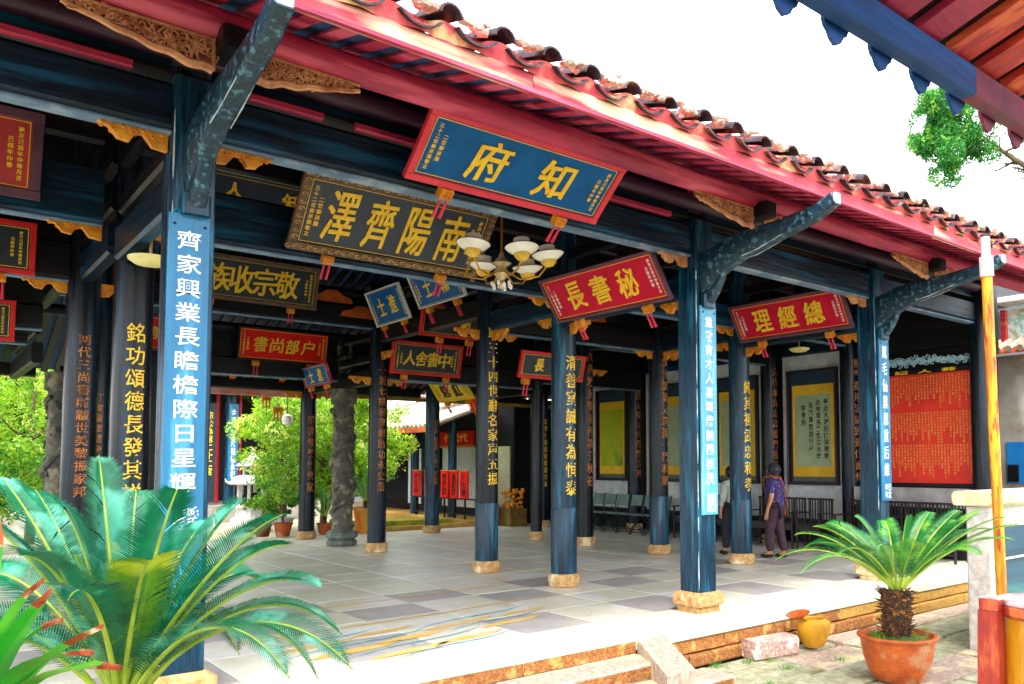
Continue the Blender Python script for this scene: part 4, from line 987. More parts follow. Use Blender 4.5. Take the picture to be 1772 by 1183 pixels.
person('person in a pale grey shirt and dark trousers mostly hidden behind a column', (11.23, 9.31, 0), R(80), SHIRT, TROUD, 1.52, held=True)

# ------------------------------------------------------------------ courtyard things
b = MB().bar('x', -.3, .3, -.11, .11, 0, .2, .03); t = b.build('stone_block', mat('pink_granite_block', '#dcc0b4', .85, '#986c60', 30, .8, 40, third='#f0dcd0', tscale=8), jit=.014, seed=5, loc=(7.02, 5.33, GZ-.008), rot=(0, 0, R(-8)))
tag(t, 'rough pinkish granite block lying at the platform foot beside the yellow jar', 'stone')
j = MB().lathe([(.1, 0), (.115, .02), (.155, .12), (.185, .21), (.18, .26), (.13, .295), (.12, .3), (.11, .29), (.11, .2)], 28).build('jar', TERRAY, smooth=True, loc=(7.62, 5.22, GZ+.03))
tag(j, 'squat yellow earthenware jar standing against the platform face', 'jar')
d = MB().lathe([(.02, 0), (.06, .012), (.115, .045), (.13, .056), (.12, .056), (.06, .026), (.01, .02)], 24).build('dish', TERRA, smooth=True, loc=(7.45, 5.28, GZ+.335), rot=(R(-4), R(-14), 0))
tag(d, 'terracotta dish resting tilted on top of the yellow jar', 'dish')

def frond(parent, base, tip, lift, m, rm, seed, leaf=.15, pairs=58, name='frond', width=.011, vee=.5, rr=.011):
    q = random.Random(seed); b0 = Vector(base); t0 = Vector(tip); dv = t0-b0; hor = Vector((dv.x, dv.y, 0))
    c1 = b0+dv*.35+Vector((0, 0, lift)); c2 = b0+dv*.75+Vector((0, 0, lift*.9))
    def B(t): return b0*(1-t)**3+c1*3*t*(1-t)**2+c2*3*t*t*(1-t)+t0*t**3
    def D(t): return ((B(min(t+.01, 1))-B(max(t-.01, 0)))).normalized()
    L = sum((B((i+1)/20)-B(i/20)).length for i in range(20))
    g = MB(); g.m = 1; pts = [B(i/22) for i in range(23)]; g.tube(pts, [rr*(1-.8*i/22) for i in range(23)], 6); g.m = 0
    side0 = D(.3).cross(Vector((0, 0, 1)))
    if side0.length < .2: side0 = D(.3).cross(Vector((0.3, -1, 0)))
    side0.normalize(); roll = q.uniform(-.35, .35)
    for i in range(pairs):
        t = .1+.9*i/(pairs-1); p = B(t); d = D(t); s_ = (side0-d*side0.dot(d)).normalized(); u = s_.cross(d).normalized()
        if u.z < 0 and abs(d.z) < .9: u = -u
        s_, u = s_*math.cos(roll)+u*math.sin(roll), u*math.cos(roll)-s_*math.sin(roll)
        ln = leaf*(math.sin(PI*min(1, .12+t*.9))**.55)*q.uniform(.92, 1.06)*(1 if t < .93 else .8)
        for sg in (-1, 1):
            if q.random() < .02: continue
            dr = (s_*sg*.82+d*(.5+.4*t)+u*vee*(1-.3*t)).normalized(); tipp = p+dr*ln+Vector((0, 0, -.12*ln))+u*(-.03*ln)
            wv = d*width*.5; mid = p+dr*ln*.45+u*.004
            g.add([p-wv*.5, mid-wv, tipp, mid+wv, p+wv*.5], [(0, 1, 3, 4), (1, 2, 3)])
    return g.build(name, [m, rm], parent)
# large cycad at the lower left
cl = thing('cycad', 'large cycad with arching blue-green fronds filling the lower left corner', 'cycad', (0, 0, 0))
CB = Vector((.66, 3.40, .74))
tipsL = [[0.58,3.5,1.63],[0.77,3.15,1.51],[0.75,3.7,1.49],[1.05,3.32,1.46],[1.04,2.87,1.42],[1.16,3.11,1.29],[1.18,2.84,1.16],[1.18,2.59,0.92],[1.32,3.0,0.95],[0.95,2.53,0.94],[0.31,3.8,1.55],[0.22,3.49,1.41],[0.45,4.08,1.49],[0.48,3.53,1.43],[0.23,4.03,1.15],[0.61,2.78,1.3],[0.4,2.82,1.2],[1.34,3.26,0.73],[0.3,3.04,1.32],[1.01,3.62,1.36],[1.19,3.49,1.1],[-.1,3.3,1.0],[0,3.8,.9],[.5,4.1,.95],[.9,4.05,.9],[1.2,3.8,.75]]
q = random.Random(12)
for i, tp in enumerate(tipsL):
    tv = Vector(tp); flat = 1-min(1, max(0, (tp[2]-.7)/.9)); base = CB+(tv-CB).normalized()*.06
    frond(cl, base, tp, .06+.30*flat, CYCY if i in (15,) else CYC, RACH, i+1, leaf=.175 if flat < .6 else .155, pairs=92, width=.0082, vee=.35, rr=.0105)
for i in range(5):     # young upright yellow-green fronds in the middle
    a = q.uniform(0, 6.28); tp = CB+Vector((.16*math.cos(a), .16*math.sin(a), q.uniform(.38, .62)))
    frond(cl, CB, tp, .02, CYCY, RACH, 60+i, leaf=.09, pairs=50, width=.008, vee=.8, rr=.008)
b = MB(); b.lathe([(.13, GZ+.25), (.15, .1), (.14, .5), (.1, .72), (.03, .78)], 20)
b.build('trunk', BARK, cl, smooth=True)
b = MB()
for i in range(260):
    a = i*2.4; z = -.1+.85*i/260; r = .145; v = Vector((math.cos(a), math.sin(a), .5)).normalized(); c = Vector((r*math.cos(a), r*math.sin(a), z)); b.tube([c-v*.02, c+v*.05], [.016, .006], 4)
b.build('leaf_bases', BARK, cl, loc=(.66, 3.40, 0)); bpy.data.objects[cl.name].name = 'cycad'
for o in kids(cl):
    if o.name.startswith('trunk'): o.location = (.66, 3.40, 0)
MB().lathe([(.2, 0), (.24, .05), (.33, .3), (.35, .34), (.31, .34), (.3, .3)], 32).build('pot', TERRA, cl, smooth=True, loc=(.66, 3.40, GZ+.0))
MB().lathe([(.3, .28), (.05, .31)], 24).build('soil', SOIL, cl, loc=(.66, 3.40, GZ))
# potted cycad on the right
cr_ = thing('potted_cycad', 'potted cycad with a shaggy trunk in a wide terracotta bowl', 'cycad', (7.16, 4.0, GZ))
CR = Vector((7.2, 4.0, .40))
tipsR = [[6.22,4.66,0.70],[6.15,4.33,0.62],[6.69,4.77,0.9],[7.1,4.69,1.0],[6.95,4.28,1.09],[7.63,4.37,1.02],[7.23,3.91,1.1],[7.79,3.97,1.11],[7.8,3.69,1.14],[7.76,3.46,1.15],[8.3,3.48,1.06],[7.93,3.2,1.02],[7.69,3.15,0.9],[7.17,3.2,0.8],[6.13,3.94,0.82],[6.3,3.67,0.88],[6.59,3.42,0.9],[8.16,3.92,1.02],[7.32,4.64,0.87],[7.1,4.97,0.72],[8.38,3.67,0.93],[6.6,4.5,1.0],[7.5,4.8,.8]]
for i, tp in enumerate(tipsR):
    tv = Vector(tp)-Vector((7.16, 4.0, GZ)); bs = CR-Vector((7.16, 4.0, GZ)); fl = 1-min(1, max(0, (tp[2]-.5)/.7))
    frond(cr_, bs+(tv-bs).normalized()*.05, tv, .10+.26*fl, CYCR, RACH, 100+i, leaf=.17, pairs=60, width=.012, vee=.3, rr=.011)
b = MB().lathe([(.1, .36), (.11, .5), (.125, .74), (.1, .8), (.02, .82)], 20); b.build('trunk', BARK, cr_, smooth=True)
b = MB(); q = random.Random(3)
for i in range(420):
    a = i*2.4; z = .4+.42*i/420; r = .1+.015*(i/420); v = Vector((math.cos(a)+q.uniform(-.5, .5), math.sin(a)+q.uniform(-.5, .5), q.uniform(-.2, .9))).normalized(); c = Vector((r*math.cos(a), r*math.sin(a), z)); b.tube([c-v*.02, c+v*q.choice((.03, .035, .04, .05, .09))], [.012, .003], 4)
b.build('leaf_bases', BARK, cr_)
MB().lathe([(.19, 0), (.215, .01), (.265, .1), (.305, .22), (.325, .35), (.33, .375), (.352, .385), (.358, .405), (.35, .415), (.32, .415), (.3, .37)], 40).build('pot', TERRA, cr_, smooth=True)
MB().lathe([(.305, .35), (.1, .39)], 24).build('soil', SOIL, cr_)
b = MB()
for i in range(420):
    a = q.uniform(0, 6.28); r = q.uniform(.12, .29); c = (r*math.cos(a), r*math.sin(a), .37); h_ = q.uniform(.02, .07); dx, dy = q.uniform(-.03, .03), q.uniform(-.03, .03)
    b.add([(c[0]-.006, c[1], c[2]), (c[0]+.006, c[1], c[2]), (c[0]+dx, c[1]+dy, c[2]+h_)], [(0, 1, 2)])
o = b.build('pot_grass', LEAFG, cr_); o['kind'] = 'stuff'
# strap-leaved plant at the lower-left edge
sp = thing('strap_leaf_plant', 'strap-leaved plant with orange withered leaf tips at the lower left edge', 'plant')
SB = Vector((.13, 2.5, .86)); tipsS = [[0.385,2.2,1.215],[0.40,2.07,1.14],[0.29,2.4,1.31],[0.29,2.27,1.3],[0.22,2.69,1.44],[0.33,1.98,1.2],[0.27,1.91,1.15],[0.13,2.79,1.37],[.34,2.45,1.2],[.05,2.9,1.1],[-.1,2.4,1.2],[.0,2.2,1.25]]
for i, tp in enumerate(tipsS):
    tv = Vector(tp); n = 14; b = MB(); d = tv-SB; side = d.cross(Vector((0, 0, 1))).normalized(); vs = []
    for k in range(n+1):
        t = k/n; p = SB+d*t+Vector((0, 0, .09*math.sin(PI*t)*(1.0 if i % 3 else .6))); w = .04*math.sin(PI*(.18+.8*t))**.7*(1 if t < .9 else .45+.1*((i+k) % 3))
        uo = Vector((0, 0, .012))
        vs += [p-side*w+uo, p, p+side*w+uo]
    for k in range(n):
        b.m = 1 if k >= n-(2 if i % 2 else 3) else 0
        b.add([vs[k*3], vs[k*3+1], vs[k*3+4], vs[k*3+3]], [(0, 1, 2, 3)]); b.add([vs[k*3+1], vs[k*3+2], vs[k*3+5], vs[k*3+4]], [(0, 1, 2, 3)])
    b.build('leaf', [STRAP, DRYT], sp, smooth=True)
MB().lathe([(.14, GZ), (.17, GZ+.2), (.19, .7), (.21, .84), (.18, .84), (.17, .8)], 24).build('planter', TERRA, sp, smooth=True, loc=(.13, 2.5, 0))
MB().tube([(.13, 2.5, .7), (.13, 2.5, .9)], [.05, .03], 8).build('stem', BARK, sp)

# rust-streaked pipe, pedestal, drum
PX0, PX1, PZ = 8.335, 8.475, 3.66
pp = thing('downpipe', 'rust-streaked yellow pipe rising to the eave at the right', 'pipe', (PX0, 3.6, GZ))
MB().tube([(PX1-PX0, 0, 0), ((PX1-PX0)*.62, 0, 1.4), ((PX1-PX0)*.3, 0, 2.7), (.0, 0, PZ-GZ)], .05, 20).build('pipe', RUSTY, pp, smooth=True)
MB().tube([(.0, 0, PZ-GZ), (0, 0, PZ-GZ+.1), (-.0, 0, PZ-GZ+.16), (0, 0, PZ-GZ+.2)], .042, 16).build('upper_joint', mat('flaking_white_paint', '#f4ece4', .6, '#d8a8a0', 8, .3, 30), pp, smooth=True)
MB().tube([(.01, 0, PZ-GZ-.2), (.0, 0, PZ-GZ)], .064, 20).build('collar', mat('flaking_white_paint', '#f4ece4'), pp, smooth=True)
ped = thing('iron_pedestal', 'rusty red tapered iron post beside the yellow drum', 'post', (4.69, 2.06, GZ))
MB().hexa([(-.075,-.075,0),(.075,-.075,0),(.075,.075,0),(-.075,.075,0)], [(-.05,-.05,1.18),(.05,-.05,1.18),(.05,.05,1.18),(-.05,.05,1.18)]).build('shaft', RUSTR, ped)
MB().bar('z', 1.182, 1.24, -.045, .07, -.05, .05, .012).build('cap', RUSTR, ped)
MB().bar('z', 1.242, 1.25, -.03, .08, -.06, .05, .003).build('top_plate', LIDM, ped)
dr = thing('drum', 'yellow glazed drum with a pale rust-rimmed lid at the right edge', 'drum', (4.98, 1.83, GZ))
MB().lathe([(.24, 0), (.3, .3), (.31, .8), (.285, 1.14)], 36).build('barrel', GLAZE, dr, smooth=True)
MB().lathe([(.30, 1.145), (.315, 1.16), (.315, 1.2), (.3, 1.21)], 36).build('rim', RUSTR, dr, smooth=True)
MB().lathe([(.305, 1.212), (.30, 1.225), (.02, 1.235)], 36).build('lid', LIDM, dr, smooth=True)
for k in range(3): MB().ball((-.2+.06*k, .05-.03*k, 1.232), .014, 8, (1, 1, .6)).build('rivet', RUSTR, dr)

# stone post, cap slab and tank
tk = thing('stone_tank', 'speckled stone post and capped stone tank with teal front behind the yellow pipe', 'tank', (9.02, 4.0, GZ))
MB().bar('z', 0, 1.52, -.14, .16, -.12, .14, .02).build('stone_post', WSTONE, tk, jit=.004)
b = MB().bar('x', -.19, 3.0, -.18, .26, 1.53, 1.68, .03); b.build('cap_slab', mat('cream_cap_slab', '#ece4c4', .7, '#c8b880', 5, .4, 40, third='#d8d8a0'), tk, jit=.005, seed=2)
MB().box(.17, 2.9, -.05, .12, .1, 1.28).build('tank_front', TEAL, tk)
MB().box(.17, 2.9, -.055, .125, 1.285, 1.525).build('ribbed_band', mat('ribbed_white', '#dfe3da', .6, '#a8b0a4', 20, .4, 30, stretch=(6, 1, .2)), tk)
MB().box(.17, 2.9, -.062, -.051, .93, .95).build('pale_line', WHITET, tk)
MB().box(.17, 2.9, -.06, .13, 0, .095).build('base_course', PSTONE, tk)
# side building beyond on the right
sb = thing('side_building', 'grey stained side building with a small tiled cap at the right edge', 'building', (15.2, 0, 0))
MB().box(0, 3, 2.5, 6.42, GZ, 3.5).build('wall', GPLAST, sb)
MB().box(-.03, -.001, 2.6, 6.3, 1.22, 1.95).build('blue_panel', BLUEPL, sb)
MB().box(-.06, -.031, 6.1, 6.28, 1.25, 1.55).build('dark_box', LACQ_K, sb)
b = MB().hexa([(-.35,2.4,3.5),(0.2,2.4,3.62),(.2,6.5,3.62),(-.35,6.5,3.5)], [(-.35,2.4,3.55),(.2,2.4,3.75),(.2,6.5,3.75),(-.35,6.5,3.55)]); b.build('cap_roof', REDW2, sb)
for k in range(22):
    y = 2.45+.19*k; MB().tube([(-.4, y, 3.57), (.2, y, 3.79)], .06, 8).build('cap_tile', TILEL, sb, smooth=True)
MB().box(.2, .4, 2.5, 6.35, 3.76, 4.35).build('parapet', mat('patterned_parapet', '#e6ece4', .7, '#8fc8b8', 9, .1, 20, lo=.45, hi=.55, third='#b8b060', tscale=5), sb)
MB().bar('y', 2.4, 6.45, -.1, .5, 4.45, 4.55, .01).build('white_coping', PLASTER, sb)
MB().bar('z', 3.62, 4.35, .12, .2, 6.3, 6.4, .01).build('red_edge', REDW2, sb)
MB().box(-1.13, 3, 6.43, 6.6, GZ, 5.4).build('dark_jamb', LACQ_K, sb)

# ------------------------------------------------------------------ opposite eave overhead
oe = thing('opposite_eave', 'eave of the facing hall overhead with red boards and hanging drip tiles', 'roof')
MB().bar('x', -4, 4.35, 1.9, 2.0, 3.56, 3.72, .012).build('eave_board', BLUEEV, oe)
MB().bar('x', 4.353, 9, 1.9, 2.0, 3.56, 3.72, .012).build('eave_board', PLUMEV, oe)
def oz(y): return 3.74+.3*(2.0-y)
b = MB().hexa([(-4,-2.5,oz(-2.5)+.03),(9,-2.5,oz(-2.5)+.03),(9,2.06,oz(2.06)+.03),(-4,2.06,oz(2.06)+.03)], [(-4,-2.5,oz(-2.5)+.12),(9,-2.5,oz(-2.5)+.12),(9,2.06,oz(2.06)+.12),(-4,2.06,oz(2.06)+.12)]); b.build('roof_deck', LACQ_K, oe)
rm_ = {}
for i in range(40):
    x = -3.9+.325*i; mm = REDW2 if x > 4.0 else REDW
    b = MB().hexa([(-.098,-2.4,oz(-2.4)-.02),(.105,-2.4,oz(-2.4)-.02),(.105,1.95,oz(1.95)-.02),(-.105,1.95,oz(1.95)-.02)], [(-.105,-2.4,oz(-2.4)+.029),(.105,-2.4,oz(-2.4)+.029),(.105,1.95,oz(1.95)+.029),(-.105,1.95,oz(1.95)+.029)])
    if mm not in rm_: rm_[mm] = b.mesh('rafter_board', mm)
    link('rafter_board', rm_[mm], oe, (x, 0, 0))
dt = {}
for i in range(32):
    x = -3.74+.385*i; mm = BLUEEV if x < 4.6 else PLUMEV
    if mm not in dt: dt[mm] = MB().prism([(-.1, 0), (-.1, .06), (.1, .06), (.1, 0), (.085, -.03), (.06, -.045), (.04, -.075), (0, -.095), (-.04, -.075), (-.06, -.045), (-.085, -.03)], 'y', 0, .018).mesh('drip_tile', mm)
    link('drip_tile', dt[mm], oe, (x, 2.003, 3.578), (R(2), 0, 0))
for (px, py) in ((-3, -2.2), (8.5, -2.2), (1.5, -2.2), (5, -2.2)):
    MB().tube([(px, py, GZ), (px, py, oz(py))], .15, 20).build('column', LACQ, oe, smooth=True)

# ------------------------------------------------------------------ trees
def leaves(name, blobs, n, size, m, parent, seed, m2=None, flat=.6):
    q = random.Random(seed); b = MB(); n = int(n*1.1); wts = [bl[3]**2 for bl in blobs]
    for i in range(n):
        bx, by, bz, br = q.choices(blobs, wts)[0]
        v = Vector((q.gauss(0, 1), q.gauss(0, 1), q.gauss(0, 1))).normalized(); r = br*(q.random()**.33)
        c = Vector((bx, by, bz))+Vector((v.x, v.y, v.z*.85))*r
        if noise.noise(c*2.2+Vector((seed, 0, 0))) < -.18: continue
        s = size*q.uniform(.6, 1.3); d = Vector((q.gauss(0, 1), q.gauss(0, 1), q.gauss(0, .8))).normalized(); u = d.orthogonal().normalized(); u = (u*math.cos(i)+d.cross(u)*math.sin(i)); w = d.cross(u)*.38
        b.m = 1 if (m2 and q.random() < .3) else 0
        b.add([c-u*s*.5, c+w*s*.5, c+u*s*.55, c-w*s*.5], [(0, 1, 2, 3)])
    return b.build(name, [m, m2] if m2 else m, parent)
def blobset(c, R_, n, seed, r=.4, sq=.9):
    q = random.Random(seed); o = [(c[0], c[1], c[2], R_*.6)]
    for i in range(n):
        v = Vector((q.gauss(0, 1), q.gauss(0, 1), q.gauss(0, 1))).normalized()*R_*q.uniform(.55, .95); o.append((c[0]+v.x, c[1]+v.y, c[2]+v.z*sq, R_*r*q.uniform(.7, 1.2)))
    return o
def tree(label, x, y, zc, R_, seed, n=9000, size=.1, base=-.05, m=LEAFM, m2=LEAFG, group='leafy trees in the rear courtyard', sq=1.0):
    t = thing('leafy_tree', label, 'tree', (x, y, base), group=group); q = random.Random(seed)
    tr = MB(); hgt = zc-base; tr.tube([(0, 0, 0), (.04, .02, hgt*.4), (-.02, .03, hgt*.8), (0, 0, hgt+R_*.5)], [.1, .08, .05, .02], 8)
    for i in range(9):
        a = q.uniform(0, 6.28); z0 = hgt*q.uniform(.3, .95); l = R_*q.uniform(.6, .9); tr.tube([(0, 0, z0), (math.cos(a)*l*.5, math.sin(a)*l*.5, z0+.25*l), (math.cos(a)*l, math.sin(a)*l, z0+.6*l)], [.035, .022, .008], 5)
    tr.build('trunk', BARK2, t, smooth=True)
    leaves('crown', blobset((0, 0, hgt), R_, 26, seed, sq=sq), n, size, m, t, seed, m2)
    return t
tree('broad yellow-green tree seen between the incense burner and the slim rear column', 7.15, 19.7, 2.3, 1.1, 1, sq=1.45, n=20000)
tree('yellow-green tree directly behind the carved dragon column', 8.45, 20.4, 2.3, 1.2, 2, sq=1.4, n=20000)
tree('yellow-green tree right of the carved dragon column near the tiled wing', 9.6, 20.3, 2.3, 1.2, 3, sq=1.45, n=22000)
tree('yellow-green tree behind the three left plaques', 2.15, 20.2, 2.6, 1.3, 4, sq=1.4, n=20000)
tree('darker green tree filling the lower left opening', 1.3, 19.2, 1.3, .9, 5, m=LEAFG, m2=LEAFM, n=9000, group='leafy trees in the rear courtyard')
tree('tall tree behind the courtyard trees at the back', 11.5, 27.5, 4.2, 2.2, 6, m=LEAFG, m2=LEAFM, n=16000, size=.16)
tree('wide tree standing far left of the back hall', 2.5, 28, 4.5, 2.5, 7, m=LEAFG, m2=LEAFM, n=16000, size=.16)
# tree above the eaves, upper right
ut = thing('crooked_pine', 'green tree with crooked bare branches against the sky at the upper right', 'tree', (23.5, 6.5, GZ))
b = MB(); b.tube([(0, 0, 0), (.2, .1, 4), (-.3, .3, 7), (-.9, .7, 8.2), (-1.8, 1.2, 8.9), (-2.7, 1.8, 9.5), (-3.4, 2.3, 10.1)], [.3, .26, .2, .13, .09, .06, .02], 10)
q = random.Random(9)
for i in range(26):
    f = q.uniform(.3, 1); p = Vector((-.6-2.8*f, .5+1.8*f, 8+2.0*f)); a = q.uniform(0, 6.28); l = q.uniform(.4, 1.1); e = q.uniform(-.3, .8)
    v = Vector((math.cos(a)*math.cos(e), math.sin(a)*math.cos(e), math.sin(e)))*l
    mid = p+v*.5+Vector((q.uniform(-.12, .12), q.uniform(-.12, .12), q.uniform(-.1, .15))); b.tube([p, mid, p+v], [.035, .02, .006], 5)
    for k in range(3): b.tube([mid, mid+Vector((q.uniform(-.4, .4), q.uniform(-.4, .4), q.uniform(-.2, .4)))], [.012, .004], 4)
b.build('trunk', BARK2, ut, smooth=True)
leaves('crown', blobset((-3.75, 2.6, 10.15), 1.0, 30, 11, r=.42, sq=1.2)+[(-3.9, 2.7, 9.5, .3), (-3.0, 2.2, 9.6, .3), (-2.5, 1.6, 10.1, .28), (-1.7, 1.2, 9.9, .3), (-2.6, 1.9, 10.6, .6), (-1.6, 1.2, 10.8, .55), (-1.9, 1.3, 10.3, .4), (-.8, .8, 10.9, .5)], 32000, .1, mat('pine_green', '#48a834', .6, '#1f6c2c', 2, .1, 20, trans=.3, third='#9ccc3c', tscale=3), ut, 13)

# potted plants at the back edge of the hall
def potted(label, x, y, r, h_, pm, kind, seed, z=0, fh=.9):
    t = thing('potted_plant', label, 'potted plant', (x, y, z), group='potted plants along the rear edge of the hall'); q = random.Random(seed)
    MB().lathe([(r*.68, 0), (r*.8, h_*.3), (r*.95, h_*.88), (r*1.08, h_*.9), (r*1.08, h_), (r*.9, h_), (r*.88, h_*.85)], 24).build('pot', pm, t, smooth=True)
    MB().lathe([(r*.88, h_*.84), (.02, h_*.88)], 16).build('soil', SOIL, t)
    if kind == 'bush':
        b = MB()
        for i in range(5): a = q.uniform(0, 6); b.tube([(0, 0, h_*.8), (math.cos(a)*.06, math.sin(a)*.06, h_+.3), (math.cos(a)*.2, math.sin(a)*.2, h_+fh*.7)], [.02, .015, .006], 5)
        b.build('stem', BARK2, t); leaves('foliage', blobset((0, 0, h_+fh*.6), fh*.42, 12, seed, sq=1.3), 2600, .075, LEAFG, t, seed, LEAFM)
    else:
        MB().tube([(0, 0, h_*.8), (0, 0, h_+.15)], [.06, .05], 8).build('trunk', BARK, t)
        for i in range(14):
            a = i*2.4; e = q.uniform(.3, 1.3); l = fh*q.uniform(.7, 1); tp = (math.cos(a)*math.cos(e)*l, math.sin(a)*math.cos(e)*l, h_+.15+math.sin(e)*l*.9)
            frond(t, (0, 0, h_+.12), tp, .12, CYCR, RACH, seed*20+i, leaf=.13, pairs=22, width=.02)
potted('terracotta pot with a bushy green plant left of the slim rear column', 6.55, 18.0, .2, .3, TERRA, 'bush', 21, fh=1.3)
potted('red-brown pot with low foliage left of the taller bushy one', 6.2, 18.25, .19, .26, mat('red_brown_pot', '#a8482a', .6, '#7c3018', 5, .3), 'bush', 22, fh=.9)
potted('small terracotta pot with a cycad beside the carved dragon column', 7.45, 17.9, .17, .26, TERRA, 'cycad', 23, fh=.9)
potted('dark pot just right of the slim rear column', 7.05, 17.95, .16, .3, DSTONE, 'bush', 24, fh=.7)
potted('large yellow glazed pot with a cycad right of the dragon column', 8.35, 17.75, .27, .58, GLAZE, 'cycad', 25, fh=1.0)
potted('low stone pot with broad foliage in front of the incense burner', 6.9, 19.0, .26, .35, WBURN, 'bush', 26, fh=.6)

# incense burner
ib = thing('incense_burner', 'white stone pavilion-shaped incense burner in the rear courtyard', 'burner', (7.02, 21.5, 0))
MB().lathe([(.5, 0), (.5, .2), (.38, .25), (.36, .42), (.46, .5), (.42, .55)], 8, ph=PI/8).build('base', WBURN, ib)
for k in range(6):
    a = k*PI/3; MB().tube([(.33*math.cos(a), .33*math.sin(a), .55), (.33*math.cos(a), .33*math.sin(a), 1.05)], .045, 8).build('post', WBURN, ib, smooth=True)
MB().lathe([(.56, 1.06), (.6, 1.1), (.4, 1.28), (.3, 1.3)], 6).build('lower_roof', WBURN, ib)
for k in range(6):
    a = k*PI/3; MB().tube([(.22*math.cos(a), .22*math.sin(a), 1.3), (.22*math.cos(a), .22*math.sin(a), 1.52)], .03, 8).build('upper_post', WBURN, ib, smooth=True)
    MB().tube([(.56*math.cos(a), .56*math.sin(a), 1.1), (.64*math.cos(a), .64*math.sin(a), 1.14), (.67*math.cos(a), .67*math.sin(a), 1.22)], [.03, .025, .01], 6).build('upturned_corner', WBURN, ib, smooth=True)
MB().lathe([(.4, 1.52), (.42, 1.55), (.2, 1.72), (.04, 1.86), (.06, 1.93), (.01, 2.0)], 6).build('upper_roof', WBURN, ib)
MB().lathe([(.2, .56), (.24, .7), (.2, .85)], 12).build('censer', LACQ_K, ib)

# ------------------------------------------------------------------ back hall
rc = MB().box(-6, 14, 17.62, 25, -.3, -.12); o = rc.build('rear_courtyard', MOSSY); o['kind'] = 'structure'
bh = thing('back_hall', 'dim rear hall with blue couplet columns and red posts', 'hall', (0, 25.2, 0))
MB().box(-6, 14, -.3, 9, -.3, .36).build('platform', GPLAST, bh)
MB().box(-6, 14, 3.5, 3.7, .36, 5.5).build('wall', LACQ_K, bh)
def bcol(x, m, w=.17): MB().tube([(x, .8, .36), (x, .8, 4.0)], w, 16).build('column', m, bh, smooth=True)
for x in (3.9, 7.8, 11.0): bcol(x, LACQ)
for x in (7.46, 8.1, 3.5): MB().tube([(x, .9, .4), (x, .9, 3.9)], .06, 10).build('red_post', REDPOST, bh, smooth=True)
b1 = MB().box(7.66, 7.94, .5, .56, 1.05, 3.4).build('blue_board', BLUEB, bh)
s = MB(); text_into(s, vert('金玉滿堂承祖德永祀'), .15, 2.1, lambda u, v, o: (7.8+u, .495-o, 2.2+v), bold=.02); s.build('characters', WHITET, b1)
b2 = MB().box(6.95, 7.3, .5, .56, .5, 3.4).build('black_board', BLKP, bh)
s = MB(); text_into(s, vert('宗公為第二十二宮'), .19, 1.9, lambda u, v, o: (7.12+u, .495-o, 2.2+v), bold=.02); s.build('characters', GOLDT, b2)
MB().bar('x', -6, 14, .7, .9, 4.0, 4.3, .02).build('beam', LACQ_K, bh)
MB().bar('x', -6, 14, -.3, -.2, 3.75, 3.9, .02).build('fascia_board', mat('pale_pink_trim', '#f0b8a0'), bh)
for x in (7.8, 3.9, 11.0):
    queti((x-.2, .8, 3.99), -.5, parent=bh); queti((x+.2, .8, 3.99), .5, parent=bh)
MB().hexa([(-6,-.5,3.9),(14,-.5,3.9),(14,5,6.2),(-6,5,6.2)], [(-6,-.5,4.0),(14,-.5,4.0),(14,5,6.3),(-6,5,6.3)]).build('roof', TILE, bh)
lt = thing('white_lantern', 'white globe lantern hanging under the rear eave', 'lantern', (6.6, 18.0, 2.55))
MB().lathe([(.02, -.12), (.09, -.09), (.12, 0), (.1, .1), (.03, .14)], 16).build('globe', GLASSW, lt, smooth=True)
MB().tube([(0, 0, .14), (0, 0, .9)], .008, 6).build('cord', LACQ_K, lt)
rl = None
for k, (x, z) in enumerate(((6.05, 2.95), (6.3, 2.7), (7.0, 2.75))):
    lab = ['gilt and red hanging ornament nearest the pink eave trim', 'gilt and red hanging ornament left of the white globe lantern', 'gilt and red hanging ornament right of the white globe lantern'][k]
    t = thing('hanging_ornament', lab, 'ornament', (x, 17.75, z), group='gilt ornaments hanging at the rear eave')
    MB().bar('x', -.1, .1, -.03, .03, 0, .12, .02).build('gilt_block', GOLD, t)
    for dx in (-.07, 0, .07): MB().tube([(dx, 0, 0), (dx, 0, -.18)], [.018, .012], 6).build('tassel', TASS, t)
    MB().tube([(0, 0, .12), (0, 0, .5)], .006, 5).build('cord', LACQ_K, t)

# ------------------------------------------------------------------ side wing on the right of the rear courtyard
wg = thing('tiled_wing', 'side wing with pale tiled roof and cream doors right of the rear courtyard', 'building', (0, 0, 0))
MB().box(11.05, 16, 17.65, 25, -.3, .14).build('platform', YSTONE, wg)
MB().box(12.45, 12.6, 17.65, 25, .141, 3.2).build('wall', LACQ_K, wg)
for (a, b_, m) in ((17.75, 18.35, CREAMD), (19.45, 20.3, WHITED), (20.33, 21.2, WHITED), (22.5, 23.3, WHITED)):
    dd = MB().box(12.4, 12.448, a, b_, .35, 2.04).build('door', m, wg); MB().box(12.39, 12.399, a+.1, b_-.1, 1.1, 1.9).build('door_panel', m, dd); MB().box(12.39, 12.399, a+.1, b_-.1, .45, .98).build('door_panel', m, dd)
nb = MB().box(12.3, 12.36, 19.4, 21.2, 2.12, 2.5).build('red_name_board', REDP2, wg)
s = MB(); text_into(s, '代代代', 1.3, .24, lambda u, v, o: (12.295-o, 20.3-u, 2.31+v), bold=.02); s.build('characters', GOLDT, nb)
MB().bar('y', 19.4, 21.2, 12.28, 12.37, 2.04, 2.11, .01).build('gilt_rail', GOLD, wg)
for y in (17.5, 19.3, 21.4, 23.6): MB().tube([(11.6, y, .14), (11.6, y, 2.9)], .12, 16).build('column', LACQ, wg, smooth=True)
